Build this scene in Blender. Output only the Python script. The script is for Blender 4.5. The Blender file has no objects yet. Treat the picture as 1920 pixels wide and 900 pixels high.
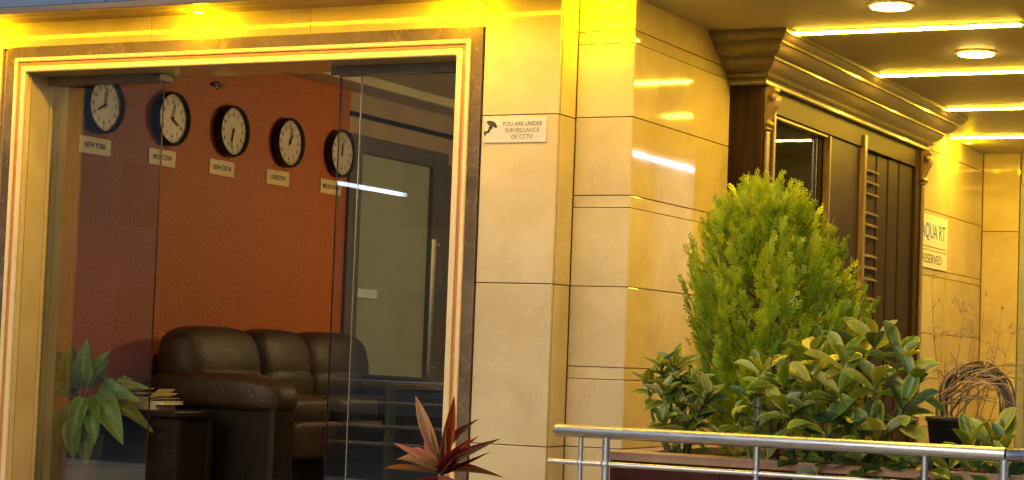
import bpy, bmesh, math, random
import numpy as np
from mathutils import Vector, Matrix
R = math.radians
random.seed(7); rng = np.random.default_rng(7)
scene = bpy.context.scene
col = scene.collection

# ------------------------------------------------------------------ camera
cam_d = bpy.data.cameras.new('camera'); cam = bpy.data.objects.new('camera', cam_d); col.objects.link(cam)
cam_d.sensor_width = 36.0; cam_d.lens = 36.0 * 3755.05 / 1920.0; cam_d.clip_start = 0.05; cam_d.clip_end = 2000
def cam_matrix(loc, yaw, pit, rol):
    f = Vector((math.sin(yaw)*math.cos(pit), math.cos(yaw)*math.cos(pit), math.sin(pit)))
    r = Vector((math.cos(yaw), -math.sin(yaw), 0)); u = r.cross(f)
    r2 = r*math.cos(rol) + u*math.sin(rol); u2 = -r*math.sin(rol) + u*math.cos(rol)
    m = Matrix((r2, u2, -f)).transposed().to_4x4(); m.translation = loc
    return m
cam.matrix_world = cam_matrix(Vector((0, -9.5, 0.8)), -0.46585768, 0.05823918, 0.03714054)
scene.camera = cam

# ------------------------------------------------------------------ sky, sun, exposure (dawn)
SUN_EL, SUN_AZ = R(26), R(192)          # azimuth measured clockwise from +Y
world = bpy.data.worlds.new('World'); scene.world = world; world.use_nodes = True
wn = world.node_tree.nodes; wl = world.node_tree.links
sky = wn.new('ShaderNodeTexSky'); sky.sky_type = 'NISHITA'; sky.sun_disc = False
sky.sun_elevation = SUN_EL; sky.sun_rotation = SUN_AZ; sky.dust_density = 2.0
wl.new(sky.outputs[0], wn['Background'].inputs[0]); wn['Background'].inputs[1].default_value = 0.06
sun_d = bpy.data.lights.new('sun', 'SUN'); sun = bpy.data.objects.new('sun', sun_d); col.objects.link(sun)
sun_d.energy = 0.55; sun_d.angle = R(50); sun_d.color = (1.0, 0.84, 0.62)
sd = Vector((math.sin(SUN_AZ)*math.cos(SUN_EL), math.cos(SUN_AZ)*math.cos(SUN_EL), math.sin(SUN_EL)))
sun.rotation_euler = sd.to_track_quat('Z', 'Y').to_euler(); sun.location = (-4, -16, 12)
vs = scene.view_settings; vs.view_transform = 'Standard'; vs.look = 'None'; vs.exposure = 1.0; vs.gamma = 1.0
vs.use_curve_mapping = False
scene.render.engine = 'CYCLES'
cy = scene.cycles; cy.use_denoising = True; cy.max_bounces = 8; cy.diffuse_bounces = 3; cy.glossy_bounces = 4
cy.transparent_max_bounces = 16; cy.sample_clamp_indirect = 4.0; cy.caustics_reflective = False; cy.caustics_refractive = False

# ------------------------------------------------------------------ materials
def nodes_of(name):
    m = bpy.data.materials.new(name); m.use_nodes = True
    nt = m.node_tree; return m, nt.nodes, nt.links, nt.nodes['Principled BSDF']
def ramp(n, stops):
    r = n.new('ShaderNodeValToRGB'); e = r.color_ramp.elements
    while len(e) < len(stops): e.new(0.5)
    for el, (p, c) in zip(e, stops): el.position = p; el.color = (*c, 1)
    return r
def mat(name, c1, c2=None, scale=6.0, rough=0.5, metal=0.0, bump=0.0, bscale=None, stretch=(1,1,1), detail=6.0,
        lo=0.35, hi=0.65, rand=0.0, rvar=0.0, coat=0.0, spec=0.5, subs=0.0, sheen=0.0):
    m, n, l, p = nodes_of(name)
    tc = n.new('ShaderNodeTexCoord'); mp = n.new('ShaderNodeMapping'); mp.inputs['Scale'].default_value = stretch
    l.new(tc.outputs['Object'], mp.inputs[0])
    ns = n.new('ShaderNodeTexNoise'); ns.inputs['Scale'].default_value = scale; ns.inputs['Detail'].default_value = detail
    ns.inputs['Roughness'].default_value = 0.6
    l.new(mp.outputs[0], ns.inputs['Vector'])
    c2 = c2 or c1
    rp = ramp(n, [(lo, c1), (hi, c2)]); l.new(ns.outputs[0], rp.inputs[0])
    out = rp.outputs[0]
    if rand:
        oi = n.new('ShaderNodeObjectInfo'); mr = n.new('ShaderNodeMapRange')
        mr.inputs[3].default_value = 1-rand; mr.inputs[4].default_value = 1+rand
        l.new(oi.outputs['Random'], mr.inputs[0])
        hs = n.new('ShaderNodeHueSaturation'); l.new(mr.outputs[0], hs.inputs['Value']); l.new(out, hs.inputs['Color']); out = hs.outputs[0]
    l.new(out, p.inputs['Base Color'])
    p.inputs['Roughness'].default_value = rough; p.inputs['Metallic'].default_value = metal
    p.inputs['Specular IOR Level'].default_value = spec
    p.inputs['Coat Weight'].default_value = coat; p.inputs['Coat Roughness'].default_value = 0.08
    p.inputs['Sheen Weight'].default_value = sheen
    if rvar:
        n2 = n.new('ShaderNodeTexNoise'); n2.inputs['Scale'].default_value = scale*0.7; n2.inputs['Detail'].default_value = 4
        l.new(mp.outputs[0], n2.inputs['Vector'])
        mr = n.new('ShaderNodeMapRange'); mr.inputs[1].default_value = 0.3; mr.inputs[2].default_value = 0.7
        mr.inputs[3].default_value = max(0.02, rough-rvar); mr.inputs[4].default_value = rough+rvar
        l.new(n2.outputs[0], mr.inputs[0]); l.new(mr.outputs[0], p.inputs['Roughness'])
    if bump:
        nb = n.new('ShaderNodeTexNoise'); nb.inputs['Scale'].default_value = bscale or scale*4; nb.inputs['Detail'].default_value = 5
        l.new(mp.outputs[0], nb.inputs['Vector'])
        b = n.new('ShaderNodeBump'); b.inputs['Strength'].default_value = bump; b.inputs['Distance'].default_value = 0.01
        l.new(nb.outputs[0], b.inputs['Height']); l.new(b.outputs[0], p.inputs['Normal'])
    if subs:
        p.inputs['Subsurface Weight'].default_value = subs
    return m
def emit(name, c, s):
    m, n, l, p = nodes_of(name)
    p.inputs['Base Color'].default_value = (0.8, 0.8, 0.8, 1)
    p.inputs['Emission Color'].default_value = (*c, 1); p.inputs['Emission Strength'].default_value = s
    return m
def glass(name, tint=(0.93, 0.96, 0.94), ior=1.5, rough=0.0):
    m, n, l, p = nodes_of(name)
    n.remove(p)
    tr = n.new('ShaderNodeBsdfTransparent'); tr.inputs[0].default_value = (*tint, 1)
    gl = n.new('ShaderNodeBsdfGlossy'); gl.inputs['Roughness'].default_value = rough; gl.inputs[0].default_value = (1, 1, 1, 1)
    fr = n.new('ShaderNodeFresnel'); fr.inputs[0].default_value = ior
    mx = n.new('ShaderNodeMixShader'); l.new(fr.outputs[0], mx.inputs[0]); l.new(tr.outputs[0], mx.inputs[1]); l.new(gl.outputs[0], mx.inputs[2])
    l.new(mx.outputs[0], n['Material Output'].inputs[0])
    return m
def marble(name, c1, c2, vein, rough=0.1, rand=0.05, vamt=0.35):
    m, n, l, p = nodes_of(name)
    tc = n.new('ShaderNodeTexCoord'); oi = n.new('ShaderNodeObjectInfo')
    ad = n.new('ShaderNodeVectorMath'); ad.operation = 'ADD'
    sc = n.new('ShaderNodeVectorMath'); sc.operation = 'SCALE'; sc.inputs['Scale'].default_value = 7.0
    cb = n.new('ShaderNodeCombineXYZ')
    for i in range(3): l.new(oi.outputs['Random'], cb.inputs[i])
    l.new(cb.outputs[0], sc.inputs[0]); l.new(tc.outputs['Object'], ad.inputs[0]); l.new(sc.outputs[0], ad.inputs[1])
    n1 = n.new('ShaderNodeTexNoise'); n1.inputs['Scale'].default_value = 2.2; n1.inputs['Detail'].default_value = 8; n1.inputs['Roughness'].default_value = 0.62; n1.inputs['Distortion'].default_value = 0.6
    n2 = n.new('ShaderNodeTexNoise'); n2.inputs['Scale'].default_value = 70; n2.inputs['Detail'].default_value = 3
    n3 = n.new('ShaderNodeTexNoise'); n3.inputs['Scale'].default_value = 4.5; n3.inputs['Detail'].default_value = 5; n3.inputs['Distortion'].default_value = 1.6
    for k in (n1, n2, n3): l.new(ad.outputs[0], k.inputs['Vector'])
    r1 = ramp(n, [(0.36, c1), (0.64, c2)]); l.new(n1.outputs[0], r1.inputs[0])
    rv = ramp(n, [(0.0, (0,0,0)), (0.485, (0,0,0)), (0.5, (1,1,1)), (0.515, (0,0,0))]); l.new(n3.outputs[0], rv.inputs[0])
    mv = n.new('ShaderNodeMath'); mv.operation = 'MULTIPLY'; mv.inputs[1].default_value = vamt; l.new(rv.outputs[0], mv.inputs[0])
    mx = n.new('ShaderNodeMix'); mx.data_type = 'RGBA'; l.new(mv.outputs[0], mx.inputs[0]); l.new(r1.outputs[0], mx.inputs[6]); mx.inputs[7].default_value = (*vein, 1)
    mg = n.new('ShaderNodeMapRange'); mg.inputs[1].default_value = 0.3; mg.inputs[2].default_value = 0.7; mg.inputs[3].default_value = 0.97; mg.inputs[4].default_value = 1.03
    l.new(n2.outputs[0], mg.inputs[0])
    mr = n.new('ShaderNodeMapRange'); mr.inputs[3].default_value = 1-rand; mr.inputs[4].default_value = 1+rand; l.new(oi.outputs['Random'], mr.inputs[0])
    mm = n.new('ShaderNodeMath'); mm.operation = 'MULTIPLY'; l.new(mg.outputs[0], mm.inputs[0]); l.new(mr.outputs[0], mm.inputs[1])
    hs = n.new('ShaderNodeHueSaturation'); l.new(mm.outputs[0], hs.inputs['Value']); l.new(mx.outputs[2], hs.inputs['Color'])
    l.new(hs.outputs[0], p.inputs['Base Color'])
    rr = n.new('ShaderNodeMapRange'); rr.inputs[1].default_value = 0.3; rr.inputs[2].default_value = 0.7; rr.inputs[3].default_value = rough*0.75; rr.inputs[4].default_value = rough*1.4
    l.new(n1.outputs[0], rr.inputs[0]); l.new(rr.outputs[0], p.inputs['Roughness'])
    b = n.new('ShaderNodeBump'); b.inputs['Strength'].default_value = 0.03; b.inputs['Distance'].default_value = 0.01
    nb = n.new('ShaderNodeTexNoise'); nb.inputs['Scale'].default_value = 3.0; l.new(ad.outputs[0], nb.inputs['Vector'])
    l.new(nb.outputs[0], b.inputs['Height']); l.new(b.outputs[0], p.inputs['Normal'])
    return m
def leaf_mat(name, mid, edge, vein, rough=0.35, amount=0.6, hue=0.03, val=0.25):
    """x across -0.5..0.5 and y along 0..1 in the leaf's own coordinates"""
    m, n, l, p = nodes_of(name)
    uv = n.new('ShaderNodeUVMap'); sx = n.new('ShaderNodeSeparateXYZ'); l.new(uv.outputs[0], sx.inputs[0])
    ab = n.new('ShaderNodeMath'); ab.operation = 'ABSOLUTE'
    sb = n.new('ShaderNodeMath'); sb.operation = 'SUBTRACT'; sb.inputs[1].default_value = 0.5
    l.new(sx.outputs[0], sb.inputs[0]); l.new(sb.outputs[0], ab.inputs[0])
    oi = n.new('ShaderNodeObjectInfo')
    tc = n.new('ShaderNodeTexCoord'); nz = n.new('ShaderNodeTexNoise'); nz.inputs['Scale'].default_value = 5; nz.inputs['Detail'].default_value = 4
    av = n.new('ShaderNodeVectorMath'); av.operation = 'ADD'; l.new(tc.outputs['Object'], av.inputs[0]); l.new(oi.outputs['Random'], av.inputs[1]); l.new(av.outputs[0], nz.inputs['Vector'])
    nm = n.new('ShaderNodeMath'); nm.operation = 'MULTIPLY_ADD'; nm.inputs[1].default_value = 0.45; nm.inputs[2].default_value = -0.22; l.new(nz.outputs[0], nm.inputs[0])
    ad = n.new('ShaderNodeMath'); ad.operation = 'ADD'; l.new(ab.outputs[0], ad.inputs[0]); l.new(nm.outputs[0], ad.inputs[1])
    rp = ramp(n, [(0.0, vein), (0.025, vein), (0.05, mid), (0.30, mid), (0.42, tuple(mid[i]*(1-amount)+edge[i]*amount for i in range(3))), (0.5, edge)])
    l.new(ad.outputs[0], rp.inputs[0])
    hs = n.new('ShaderNodeHueSaturation')
    a = n.new('ShaderNodeMapRange'); a.inputs[3].default_value = 0.5-hue; a.inputs[4].default_value = 0.5+hue; l.new(oi.outputs['Random'], a.inputs[0]); l.new(a.outputs[0], hs.inputs['Hue'])
    wv = n.new('ShaderNodeTexWhiteNoise'); wv.noise_dimensions = '1D'; l.new(oi.outputs['Random'], wv.inputs['W'])
    b = n.new('ShaderNodeMapRange'); b.inputs[3].default_value = 1-val; b.inputs[4].default_value = 1+val; l.new(wv.outputs[0], b.inputs[0]); l.new(b.outputs[0], hs.inputs['Value'])
    l.new(rp.outputs[0], hs.inputs['Color']); l.new(hs.outputs[0], p.inputs['Base Color'])
    p.inputs['Roughness'].default_value = rough
    tl = n.new('ShaderNodeBsdfTranslucent'); l.new(hs.outputs[0], tl.inputs[0])
    mx = n.new('ShaderNodeMixShader'); mx.inputs[0].default_value = 0.22; l.new(p.outputs[0], mx.inputs[1]); l.new(tl.outputs[0], mx.inputs[2])
    l.new(mx.outputs[0], n['Material Output'].inputs[0])
    return m

M = {}
M['marble'] = marble('cream_marble', (0.48, 0.40, 0.245), (0.57, 0.485, 0.31), (0.63, 0.55, 0.39), rough=0.055, rand=0.06, vamt=0.28)
M['cream'] = marble('cream_moulding', (0.60, 0.49, 0.29), (0.66, 0.55, 0.34), (0.70, 0.60, 0.42), rough=0.16)
M['dark_marble'] = marble('dark_brown_marble', (0.085, 0.062, 0.045), (0.16, 0.12, 0.09), (0.36, 0.29, 0.22), rough=0.14, vamt=0.25)
M['orange_shading'] = mat('orange_bead_shading', (0.46, 0.18, 0.04), (0.56, 0.24, 0.06), scale=12, rough=0.3)  # edge shading between the two beads, put into an orange colour
M['joint'] = mat('joint_mortar', (0.20, 0.15, 0.085), (0.26, 0.20, 0.12), scale=30, rough=0.9)
M['orange_wall'] = mat('orange_textured_plaster', (0.37, 0.085, 0.005), (0.46, 0.115, 0.008), scale=38, rough=0.5, bump=1.0, bscale=38, rand=0)
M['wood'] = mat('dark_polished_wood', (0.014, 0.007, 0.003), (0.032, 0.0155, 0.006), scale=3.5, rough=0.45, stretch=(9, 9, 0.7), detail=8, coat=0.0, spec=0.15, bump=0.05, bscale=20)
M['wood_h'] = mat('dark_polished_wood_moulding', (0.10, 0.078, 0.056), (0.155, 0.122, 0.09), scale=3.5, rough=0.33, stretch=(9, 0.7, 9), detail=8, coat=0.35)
M['wood_light'] = mat('pale_wood_trim', (0.13, 0.09, 0.055), (0.20, 0.14, 0.085), scale=8, rough=0.3, stretch=(4, 4, 0.8))  # pale trim wood; on the stile it paints in a highlight
M['ceiling'] = mat('porch_ceiling_paint', (0.34, 0.32, 0.29), (0.38, 0.36, 0.33), scale=1.4, rough=0.55, bump=0.02)
M['ceiling_edge'] = mat('porch_ceiling_border_paint', (0.48, 0.42, 0.31), (0.52, 0.46, 0.34), scale=1.4, rough=0.5)
M['fascia'] = mat('blue_grey_cladding', (0.085, 0.155, 0.28), (0.12, 0.20, 0.34), scale=2.0, rough=0.45, stretch=(5, 1, 0.6), metal=0.0)
M['fascia_trim'] = mat('brown_soffit_boards', (0.20, 0.13, 0.075), (0.29, 0.19, 0.11), scale=4, rough=0.4, stretch=(0.6, 8, 8))
M['steel'] = mat('brushed_steel', (0.44, 0.47, 0.52), (0.58, 0.60, 0.64), scale=14, rough=0.38, metal=1.0, rvar=0.08, stretch=(1, 6, 6))
M['handle'] = mat('satin_handle', (0.12, 0.115, 0.095), (0.16, 0.15, 0.12), scale=10, rough=0.55)
M['dull_metal'] = mat('dull_channel_metal', (0.16, 0.145, 0.12), (0.22, 0.20, 0.17), scale=10, rough=0.4, metal=0.5)
M['black'] = mat('black_plastic', (0.010, 0.008, 0.007), (0.016, 0.012, 0.010), scale=10, rough=0.35)
M['dial'] = mat('cream_dial', (0.56, 0.51, 0.38), (0.66, 0.60, 0.46), scale=14, rough=0.35)
M['plate'] = mat('brass_name_plate', (0.68, 0.54, 0.24), (0.76, 0.62, 0.31), scale=20, rough=0.4)
M['ink'] = mat('dark_brown_ink', (0.045, 0.028, 0.012), rough=0.6)
M['sign_plate'] = mat('brushed_sign_plate', (0.46, 0.46, 0.43), (0.54, 0.54, 0.51), scale=12, rough=0.35, metal=0.1, stretch=(0.5, 1, 12))
M['sign_ink'] = mat('sign_ink', (0.13, 0.085, 0.03), rough=0.5)
M['white_board'] = mat('white_acrylic', (0.72, 0.78, 0.90), (0.76, 0.82, 0.93), scale=3, rough=0.3)
M['blue_ink'] = mat('blue_print', (0.03, 0.15, 0.58), rough=0.5)
M['grey_ink'] = mat('grey_print', (0.12, 0.12, 0.13), rough=0.5)
M['leather'] = mat('brown_leather', (0.024, 0.0125, 0.0052), (0.042, 0.022, 0.009), scale=7, rough=0.50, spec=0.4, bump=0.5, bscale=38, rvar=0.08)
M['leather_dark'] = mat('dark_leather', (0.008, 0.0045, 0.003), (0.014, 0.008, 0.0045), scale=7, spec=0.25, rough=0.5, bump=0.3, bscale=60)
M['table'] = mat('dark_table_wood', (0.014, 0.009, 0.006), (0.028, 0.018, 0.011), scale=5, rough=0.4, spec=0.2, stretch=(0.6, 6, 6))
M['paper'] = mat('cream_paper', (0.70, 0.58, 0.36), (0.80, 0.68, 0.44), scale=6, rough=0.7)
M['pale_panel'] = mat('pale_olive_panel', (0.33, 0.33, 0.25), (0.37, 0.37, 0.28), scale=2, rough=0.3)
M['lobby_ceiling'] = mat('lobby_ceiling_paint', (0.62, 0.50, 0.32), (0.68, 0.56, 0.37), scale=2, rough=0.7)
M['lobby_wall'] = mat('lobby_beige_wall', (0.52, 0.50, 0.42), (0.58, 0.56, 0.48), scale=2, rough=0.6)
M['lobby_wall_dim'] = mat('street_plaster', (0.32, 0.31, 0.33), (0.40, 0.39, 0.41), scale=0.5, rough=0.8)
M['street_window'] = mat('street_window_grey', (0.20, 0.20, 0.22), rough=0.4)
M['frame_brown'] = mat('brown_door_frame', (0.085, 0.066, 0.055), (0.12, 0.095, 0.08), scale=5, rough=0.4, stretch=(6, 6, 0.7))
M['tan_wall'] = mat('tan_wall_paint', (0.42, 0.28, 0.15), (0.48, 0.33, 0.18), scale=3, rough=0.6)
M['lobby_floor'] = mat('lobby_floor_tile', (0.10, 0.075, 0.05), (0.15, 0.11, 0.08), scale=4, rough=0.15)
M['floor'] = marble('porch_floor_stone', (0.26, 0.22, 0.17), (0.34, 0.30, 0.24), (0.4, 0.36, 0.3), rough=0.3)
M['ground'] = mat('forecourt_asphalt', (0.045, 0.045, 0.045), (0.07, 0.068, 0.065), scale=3, rough=0.85, bump=0.3, bscale=80)
M['maroon'] = mat('maroon_planter_tile', (0.050, 0.014, 0.012), (0.085, 0.024, 0.02), scale=9, rough=0.18)
M['coping'] = marble('coping_stone', (0.34, 0.20, 0.13), (0.44, 0.28, 0.19), (0.5, 0.38, 0.28), rough=0.2)
M['soil'] = mat('planter_soil', (0.030, 0.020, 0.012), (0.06, 0.04, 0.025), scale=40, rough=0.95, bump=0.8, bscale=60)
M['bark'] = mat('brown_bark', (0.085, 0.055, 0.03), (0.15, 0.10, 0.06), scale=20, rough=0.9, bump=0.6, stretch=(3, 3, 0.7))
M['stem_green'] = mat('green_stem', (0.07, 0.10, 0.03), (0.11, 0.13, 0.05), scale=20, rough=0.6)
M['dry'] = mat('dry_twig', (0.27, 0.18, 0.09), (0.42, 0.30, 0.16), scale=18, rough=0.8, stretch=(3, 3, 1), rand=0.25)
M['dry_dark'] = mat('weathered_vine', (0.07, 0.058, 0.03), (0.14, 0.115, 0.06), scale=18, rough=0.85, rand=0.25)
M['bud'] = mat('dry_bud', (0.40, 0.30, 0.10), (0.5, 0.36, 0.14), scale=18, rough=0.8)
M['pot'] = mat('dark_plastic_pot', (0.022, 0.018, 0.022), (0.035, 0.03, 0.036), scale=10, rough=0.45)
M['clay'] = mat('brown_clay_pot', (0.11, 0.06, 0.035), (0.16, 0.09, 0.05), scale=10, rough=0.6)
M['gold'] = mat('gold_metal', (0.75, 0.48, 0.16), (0.85, 0.58, 0.22), scale=10, rough=0.22, metal=1.0)
M['end_door'] = mat('blue_grey_door', (0.26, 0.30, 0.40), (0.32, 0.36, 0.46), scale=2, rough=0.3)
M['glass'] = glass('clear_door_glass')
M['portal_glass'] = glass('portal_glass', tint=(0.97, 0.98, 0.95))
M['glass_edge'] = mat('glass_edge_dark', (0.030, 0.018, 0.012), rough=0.2)
M['glass_edge_light'] = mat('glass_edge_bright', (0.62, 0.60, 0.52), rough=0.15, metal=0.6)
WARM = (1.0, 0.70, 0.20)
M['led'] = emit('warm_led_strip', (1.0, 0.58, 0.035), 76.0)
M['down'] = emit('warm_downlight_lens', (1.0, 0.60, 0.10), 55.0)
M['cove'] = emit('amber_cove_strip', (1.0, 0.54, 0.005), 46.0)
M['wash'] = emit('amber_spot_lens', (1.0, 0.62, 0.06), 14.0)
M['tube'] = emit('cool_tube', (0.62, 0.76, 1.0), 7.0)
M['bulb'] = emit('chandelier_bulb', (1.0, 0.78, 0.45), 60.0)
M['room_lamp'] = emit('room_lamp_lens', (1.0, 0.66, 0.28), 10.0)
M['clusia'] = leaf_mat('paddle_leaf', (0.10, 0.17, 0.018), (0.42, 0.41, 0.045), (0.20, 0.24, 0.06), rough=0.38, amount=0.35)
M['clusia_pale'] = leaf_mat('yellow_paddle_leaf', (0.30, 0.34, 0.035), (0.52, 0.48, 0.06), (0.34, 0.36, 0.10), rough=0.4)  # yellower leaf, mixed in at random
M['clusia_dark'] = leaf_mat('old_paddle_leaf', (0.035, 0.075, 0.026), (0.09, 0.13, 0.035), (0.10, 0.15, 0.05), rough=0.36)
M['small_leaf'] = leaf_mat('small_shrub_leaf', (0.12, 0.18, 0.022), (0.36, 0.38, 0.06), (0.26, 0.30, 0.07), rough=0.32)
M['house_leaf'] = leaf_mat('house_plant_leaf', (0.20, 0.30, 0.04), (0.30, 0.38, 0.07), (0.38, 0.44, 0.14), rough=0.35)
M['cord_red'] = leaf_mat('red_leaf', (0.27, 0.026, 0.022), (0.38, 0.06, 0.045), (0.42, 0.09, 0.07), rough=0.3, val=0.15)
M['cord_dark'] = leaf_mat('burgundy_leaf', (0.085, 0.014, 0.022), (0.22, 0.03, 0.04), (0.25, 0.05, 0.05), rough=0.3)
M['cord_cream'] = leaf_mat('cream_pink_leaf', (0.42, 0.25, 0.11), (0.50, 0.16, 0.13), (0.34, 0.16, 0.08), rough=0.35, val=0.15)
M['cord_pink'] = leaf_mat('pink_brown_leaf', (0.36, 0.19, 0.13), (0.48, 0.22, 0.18), (0.26, 0.24, 0.10), rough=0.35)
def foliage_mat():
    m, n, l, p = nodes_of('cypress_foliage')
    at = n.new('ShaderNodeAttribute'); at.attribute_name = 'tone'
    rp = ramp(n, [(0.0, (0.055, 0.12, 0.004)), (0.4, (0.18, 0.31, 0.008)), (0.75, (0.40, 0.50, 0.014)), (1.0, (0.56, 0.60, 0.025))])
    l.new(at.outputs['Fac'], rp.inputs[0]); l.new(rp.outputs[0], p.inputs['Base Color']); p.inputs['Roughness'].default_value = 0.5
    tl = n.new('ShaderNodeBsdfTranslucent'); l.new(rp.outputs[0], tl.inputs[0])
    mx = n.new('ShaderNodeMixShader'); mx.inputs[0].default_value = 0.22; l.new(p.outputs[0], mx.inputs[1]); l.new(tl.outputs[0], mx.inputs[2])
    l.new(mx.outputs[0], n['Material Output'].inputs[0]); return m
M['cypress'] = foliage_mat()

# ------------------------------------------------------------------ builders
WO = {}                                   # world origin of every object built here (no rotations on parents)
def reg(o, org): WO[o.name] = Vector(org); return o
def tag(o, label=None, cat=None, group=None, kind=None):
    if label: o['label'] = label
    if cat: o['category'] = cat
    if group: o['group'] = group
    if kind: o['kind'] = kind
    return o
def empty(name, loc, label, cat, group=None):
    o = bpy.data.objects.new(name, None); col.objects.link(o); o.location = loc; o.empty_display_size = 0.1
    reg(o, loc); return tag(o, label, cat, group)
class MB:
    def __init__(s): s.v = []; s.f = []
    def add(s, vs, fs):
        k = len(s.v); s.v += [tuple(map(float, p)) for p in vs]; s.f += [tuple(i+k for i in f) for f in fs]; return s
    def box(s, x0, x1, y0, y1, z0, z1):
        return s.add([(x0,y0,z0),(x1,y0,z0),(x1,y1,z0),(x0,y1,z0),(x0,y0,z1),(x1,y0,z1),(x1,y1,z1),(x0,y1,z1)],
                     [(0,3,2,1),(4,5,6,7),(0,1,5,4),(1,2,6,5),(2,3,7,6),(3,0,4,7)])
    def tube(s, pts, rad, n=8, cap=True):
        pts = [Vector(p) for p in pts]; m = len(pts)
        rs = rad if hasattr(rad, '__len__') else [rad]*m
        vs = []; prev = None
        for i, p in enumerate(pts):
            t = (pts[min(i+1, m-1)] - pts[max(i-1, 0)]).normalized()
            if prev is None:
                a = Vector((0,0,1)) if abs(t.z) < 0.9 else Vector((1,0,0)); u = t.cross(a).normalized()
            else:
                u = (prev - t*prev.dot(t)).normalized()
            prev = u; w = t.cross(u)
            for k in range(n):
                an = 2*math.pi*k/n; vs.append(p + (u*math.cos(an) + w*math.sin(an))*rs[i])
        fs = [(i*n+k, i*n+(k+1)%n, (i+1)*n+(k+1)%n, (i+1)*n+k) for i in range(m-1) for k in range(n)]
        if cap: fs += [tuple(range(n-1, -1, -1)), tuple((m-1)*n+k for k in range(n))]
        return s.add(vs, fs)
    def lathe(s, prof, org=(0,0,0), axis='z', n=32):
        """prof: (radius, height) pairs along the axis"""
        vs = []
        for r, h in prof:
            for k in range(n):
                a = 2*math.pi*k/n; c, d = r*math.cos(a), r*math.sin(a)
                p = (c, d, h) if axis == 'z' else ((h, c, d) if axis == 'x' else (d, h, c))
                vs.append((p[0]+org[0], p[1]+org[1], p[2]+org[2]))
        m = len(prof)
        fs = [(i*n+k, i*n+(k+1)%n, (i+1)*n+(k+1)%n, (i+1)*n+k) for i in range(m-1) for k in range(n)]
        fs += [tuple(range(n-1, -1, -1)), tuple((m-1)*n+k for k in range(n))]
        return s.add(vs, fs)
    def prism(s, poly, axis, a0, a1):
        """polygon in the two other axes (in xyz order), extruded along axis"""
        def P(u, v, w): return {'x': (w, u, v), 'y': (u, w, v), 'z': (u, v, w)}[axis]
        k = len(poly)
        vs = [P(u, v, a0) for u, v in poly] + [P(u, v, a1) for u, v in poly]
        fs = [(i, (i+1) % k, k+(i+1) % k, k+i) for i in range(k)] + [tuple(range(k-1, -1, -1)), tuple(range(k, 2*k))]
        return s.add(vs, fs)
    def pillow(s, c, h, e=0.35, nu=24, nv=14, fn=None):
        """superellipsoid cushion with half sizes h"""
        sg = lambda v, q: math.copysign(abs(v)**q, v)
        vs = []
        for j in range(nv+1):
            ph = -math.pi/2 + math.pi*j/nv
            for i in range(nu):
                th = 2*math.pi*i/nu
                p = [sg(math.cos(ph), e)*sg(math.cos(th), e), sg(math.cos(ph), e)*sg(math.sin(th), e), sg(math.sin(ph), e)]
                if fn: p = fn(p)
                vs.append((c[0]+p[0]*h[0], c[1]+p[1]*h[1], c[2]+p[2]*h[2]))
        fs = [(j*nu+i, j*nu+(i+1) % nu, (j+1)*nu+(i+1) % nu, (j+1)*nu+i) for j in range(nv) for i in range(nu)]
        return s.add(vs, fs)
    def build(s, name, m, parent=None, org=None, smooth=False, bevel=0.0, seg=2):
        org = Vector(WO[parent.name]) if parent is not None else Vector(org or (0, 0, 0))
        me = bpy.data.meshes.new(name); me.from_pydata([(x-org.x, y-org.y, z-org.z) for x, y, z in s.v], [], s.f)
        b = bmesh.new(); b.from_mesh(me); bmesh.ops.recalc_face_normals(b, faces=b.faces); b.to_mesh(me); b.free()
        me.materials.append(M[m] if isinstance(m, str) else m)
        if smooth: me.polygons.foreach_set('use_smooth', [True]*len(me.polygons))
        o = bpy.data.objects.new(name, me); col.objects.link(o)
        if parent is not None: o.parent = parent
        else: o.location = org
        reg(o, org)
        if bevel:
            bv = o.modifiers.new('bevel', 'BEVEL'); bv.width = bevel; bv.segments = seg; bv.limit_method = 'ANGLE'; bv.angle_limit = R(40)
            if smooth is None or not smooth: pass
        return o
def box(name, m, dims, parent=None, bevel=0.0, org=None):
    return MB().box(*dims).build(name, m, parent, org, bevel=bevel)
def auto(o, ang=35):
    me = o.data; me.polygons.foreach_set('use_smooth', [True]*len(me.polygons))
    b = bmesh.new(); b.from_mesh(me)
    for e in b.edges:
        if len(e.link_faces) == 2 and e.calc_face_angle(0) > R(ang): e.smooth = False
    b.to_mesh(me); b.free(); return o
def text(name, body, size, loc, rot, m, parent, align='CENTER', sx=1.0, thick=0.0008, bold=0.0006):
    c = bpy.data.curves.new(name, 'FONT'); c.body = body; c.size = size; c.align_x = align; c.align_y = 'CENTER'; c.extrude = thick
    c.offset = bold; c.resolution_u = 3
    t = bpy.data.objects.new('tmp', c); col.objects.link(t); bpy.context.view_layer.update()
    me = bpy.data.meshes.new_from_object(t.evaluated_get(bpy.context.evaluated_depsgraph_get()))
    bpy.data.objects.remove(t); bpy.data.curves.remove(c)
    me.materials.clear(); me.materials.append(M[m]); me.name = name
    o = bpy.data.objects.new(name, me); col.objects.link(o)
    o.parent = parent; o.location = Vector(loc) - WO[parent.name]; o.rotation_euler = rot; o.scale = (sx, 1, 1)
    return o
FACE_NEG_Y = (R(90), 0, 0); FACE_POS_X = (R(90), 0, R(90))

# ================================================================== SETTING
FL = -0.20                                                          # finished floor (eye level is 1.0 m above it)
tag(box('ground', 'ground', (-60, 60, -90, 40, -1.05, -0.85)), kind='structure')
tag(box('porch_floor', 'floor', (-12, -0.5, -3.6, 9.0, -0.85, FL), bevel=0.01), kind='structure')
tag(box('lobby_floor', 'lobby_floor', (-8.45, -4.33, 0.40, 8.3, FL, FL+0.006)), kind='structure')

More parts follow.
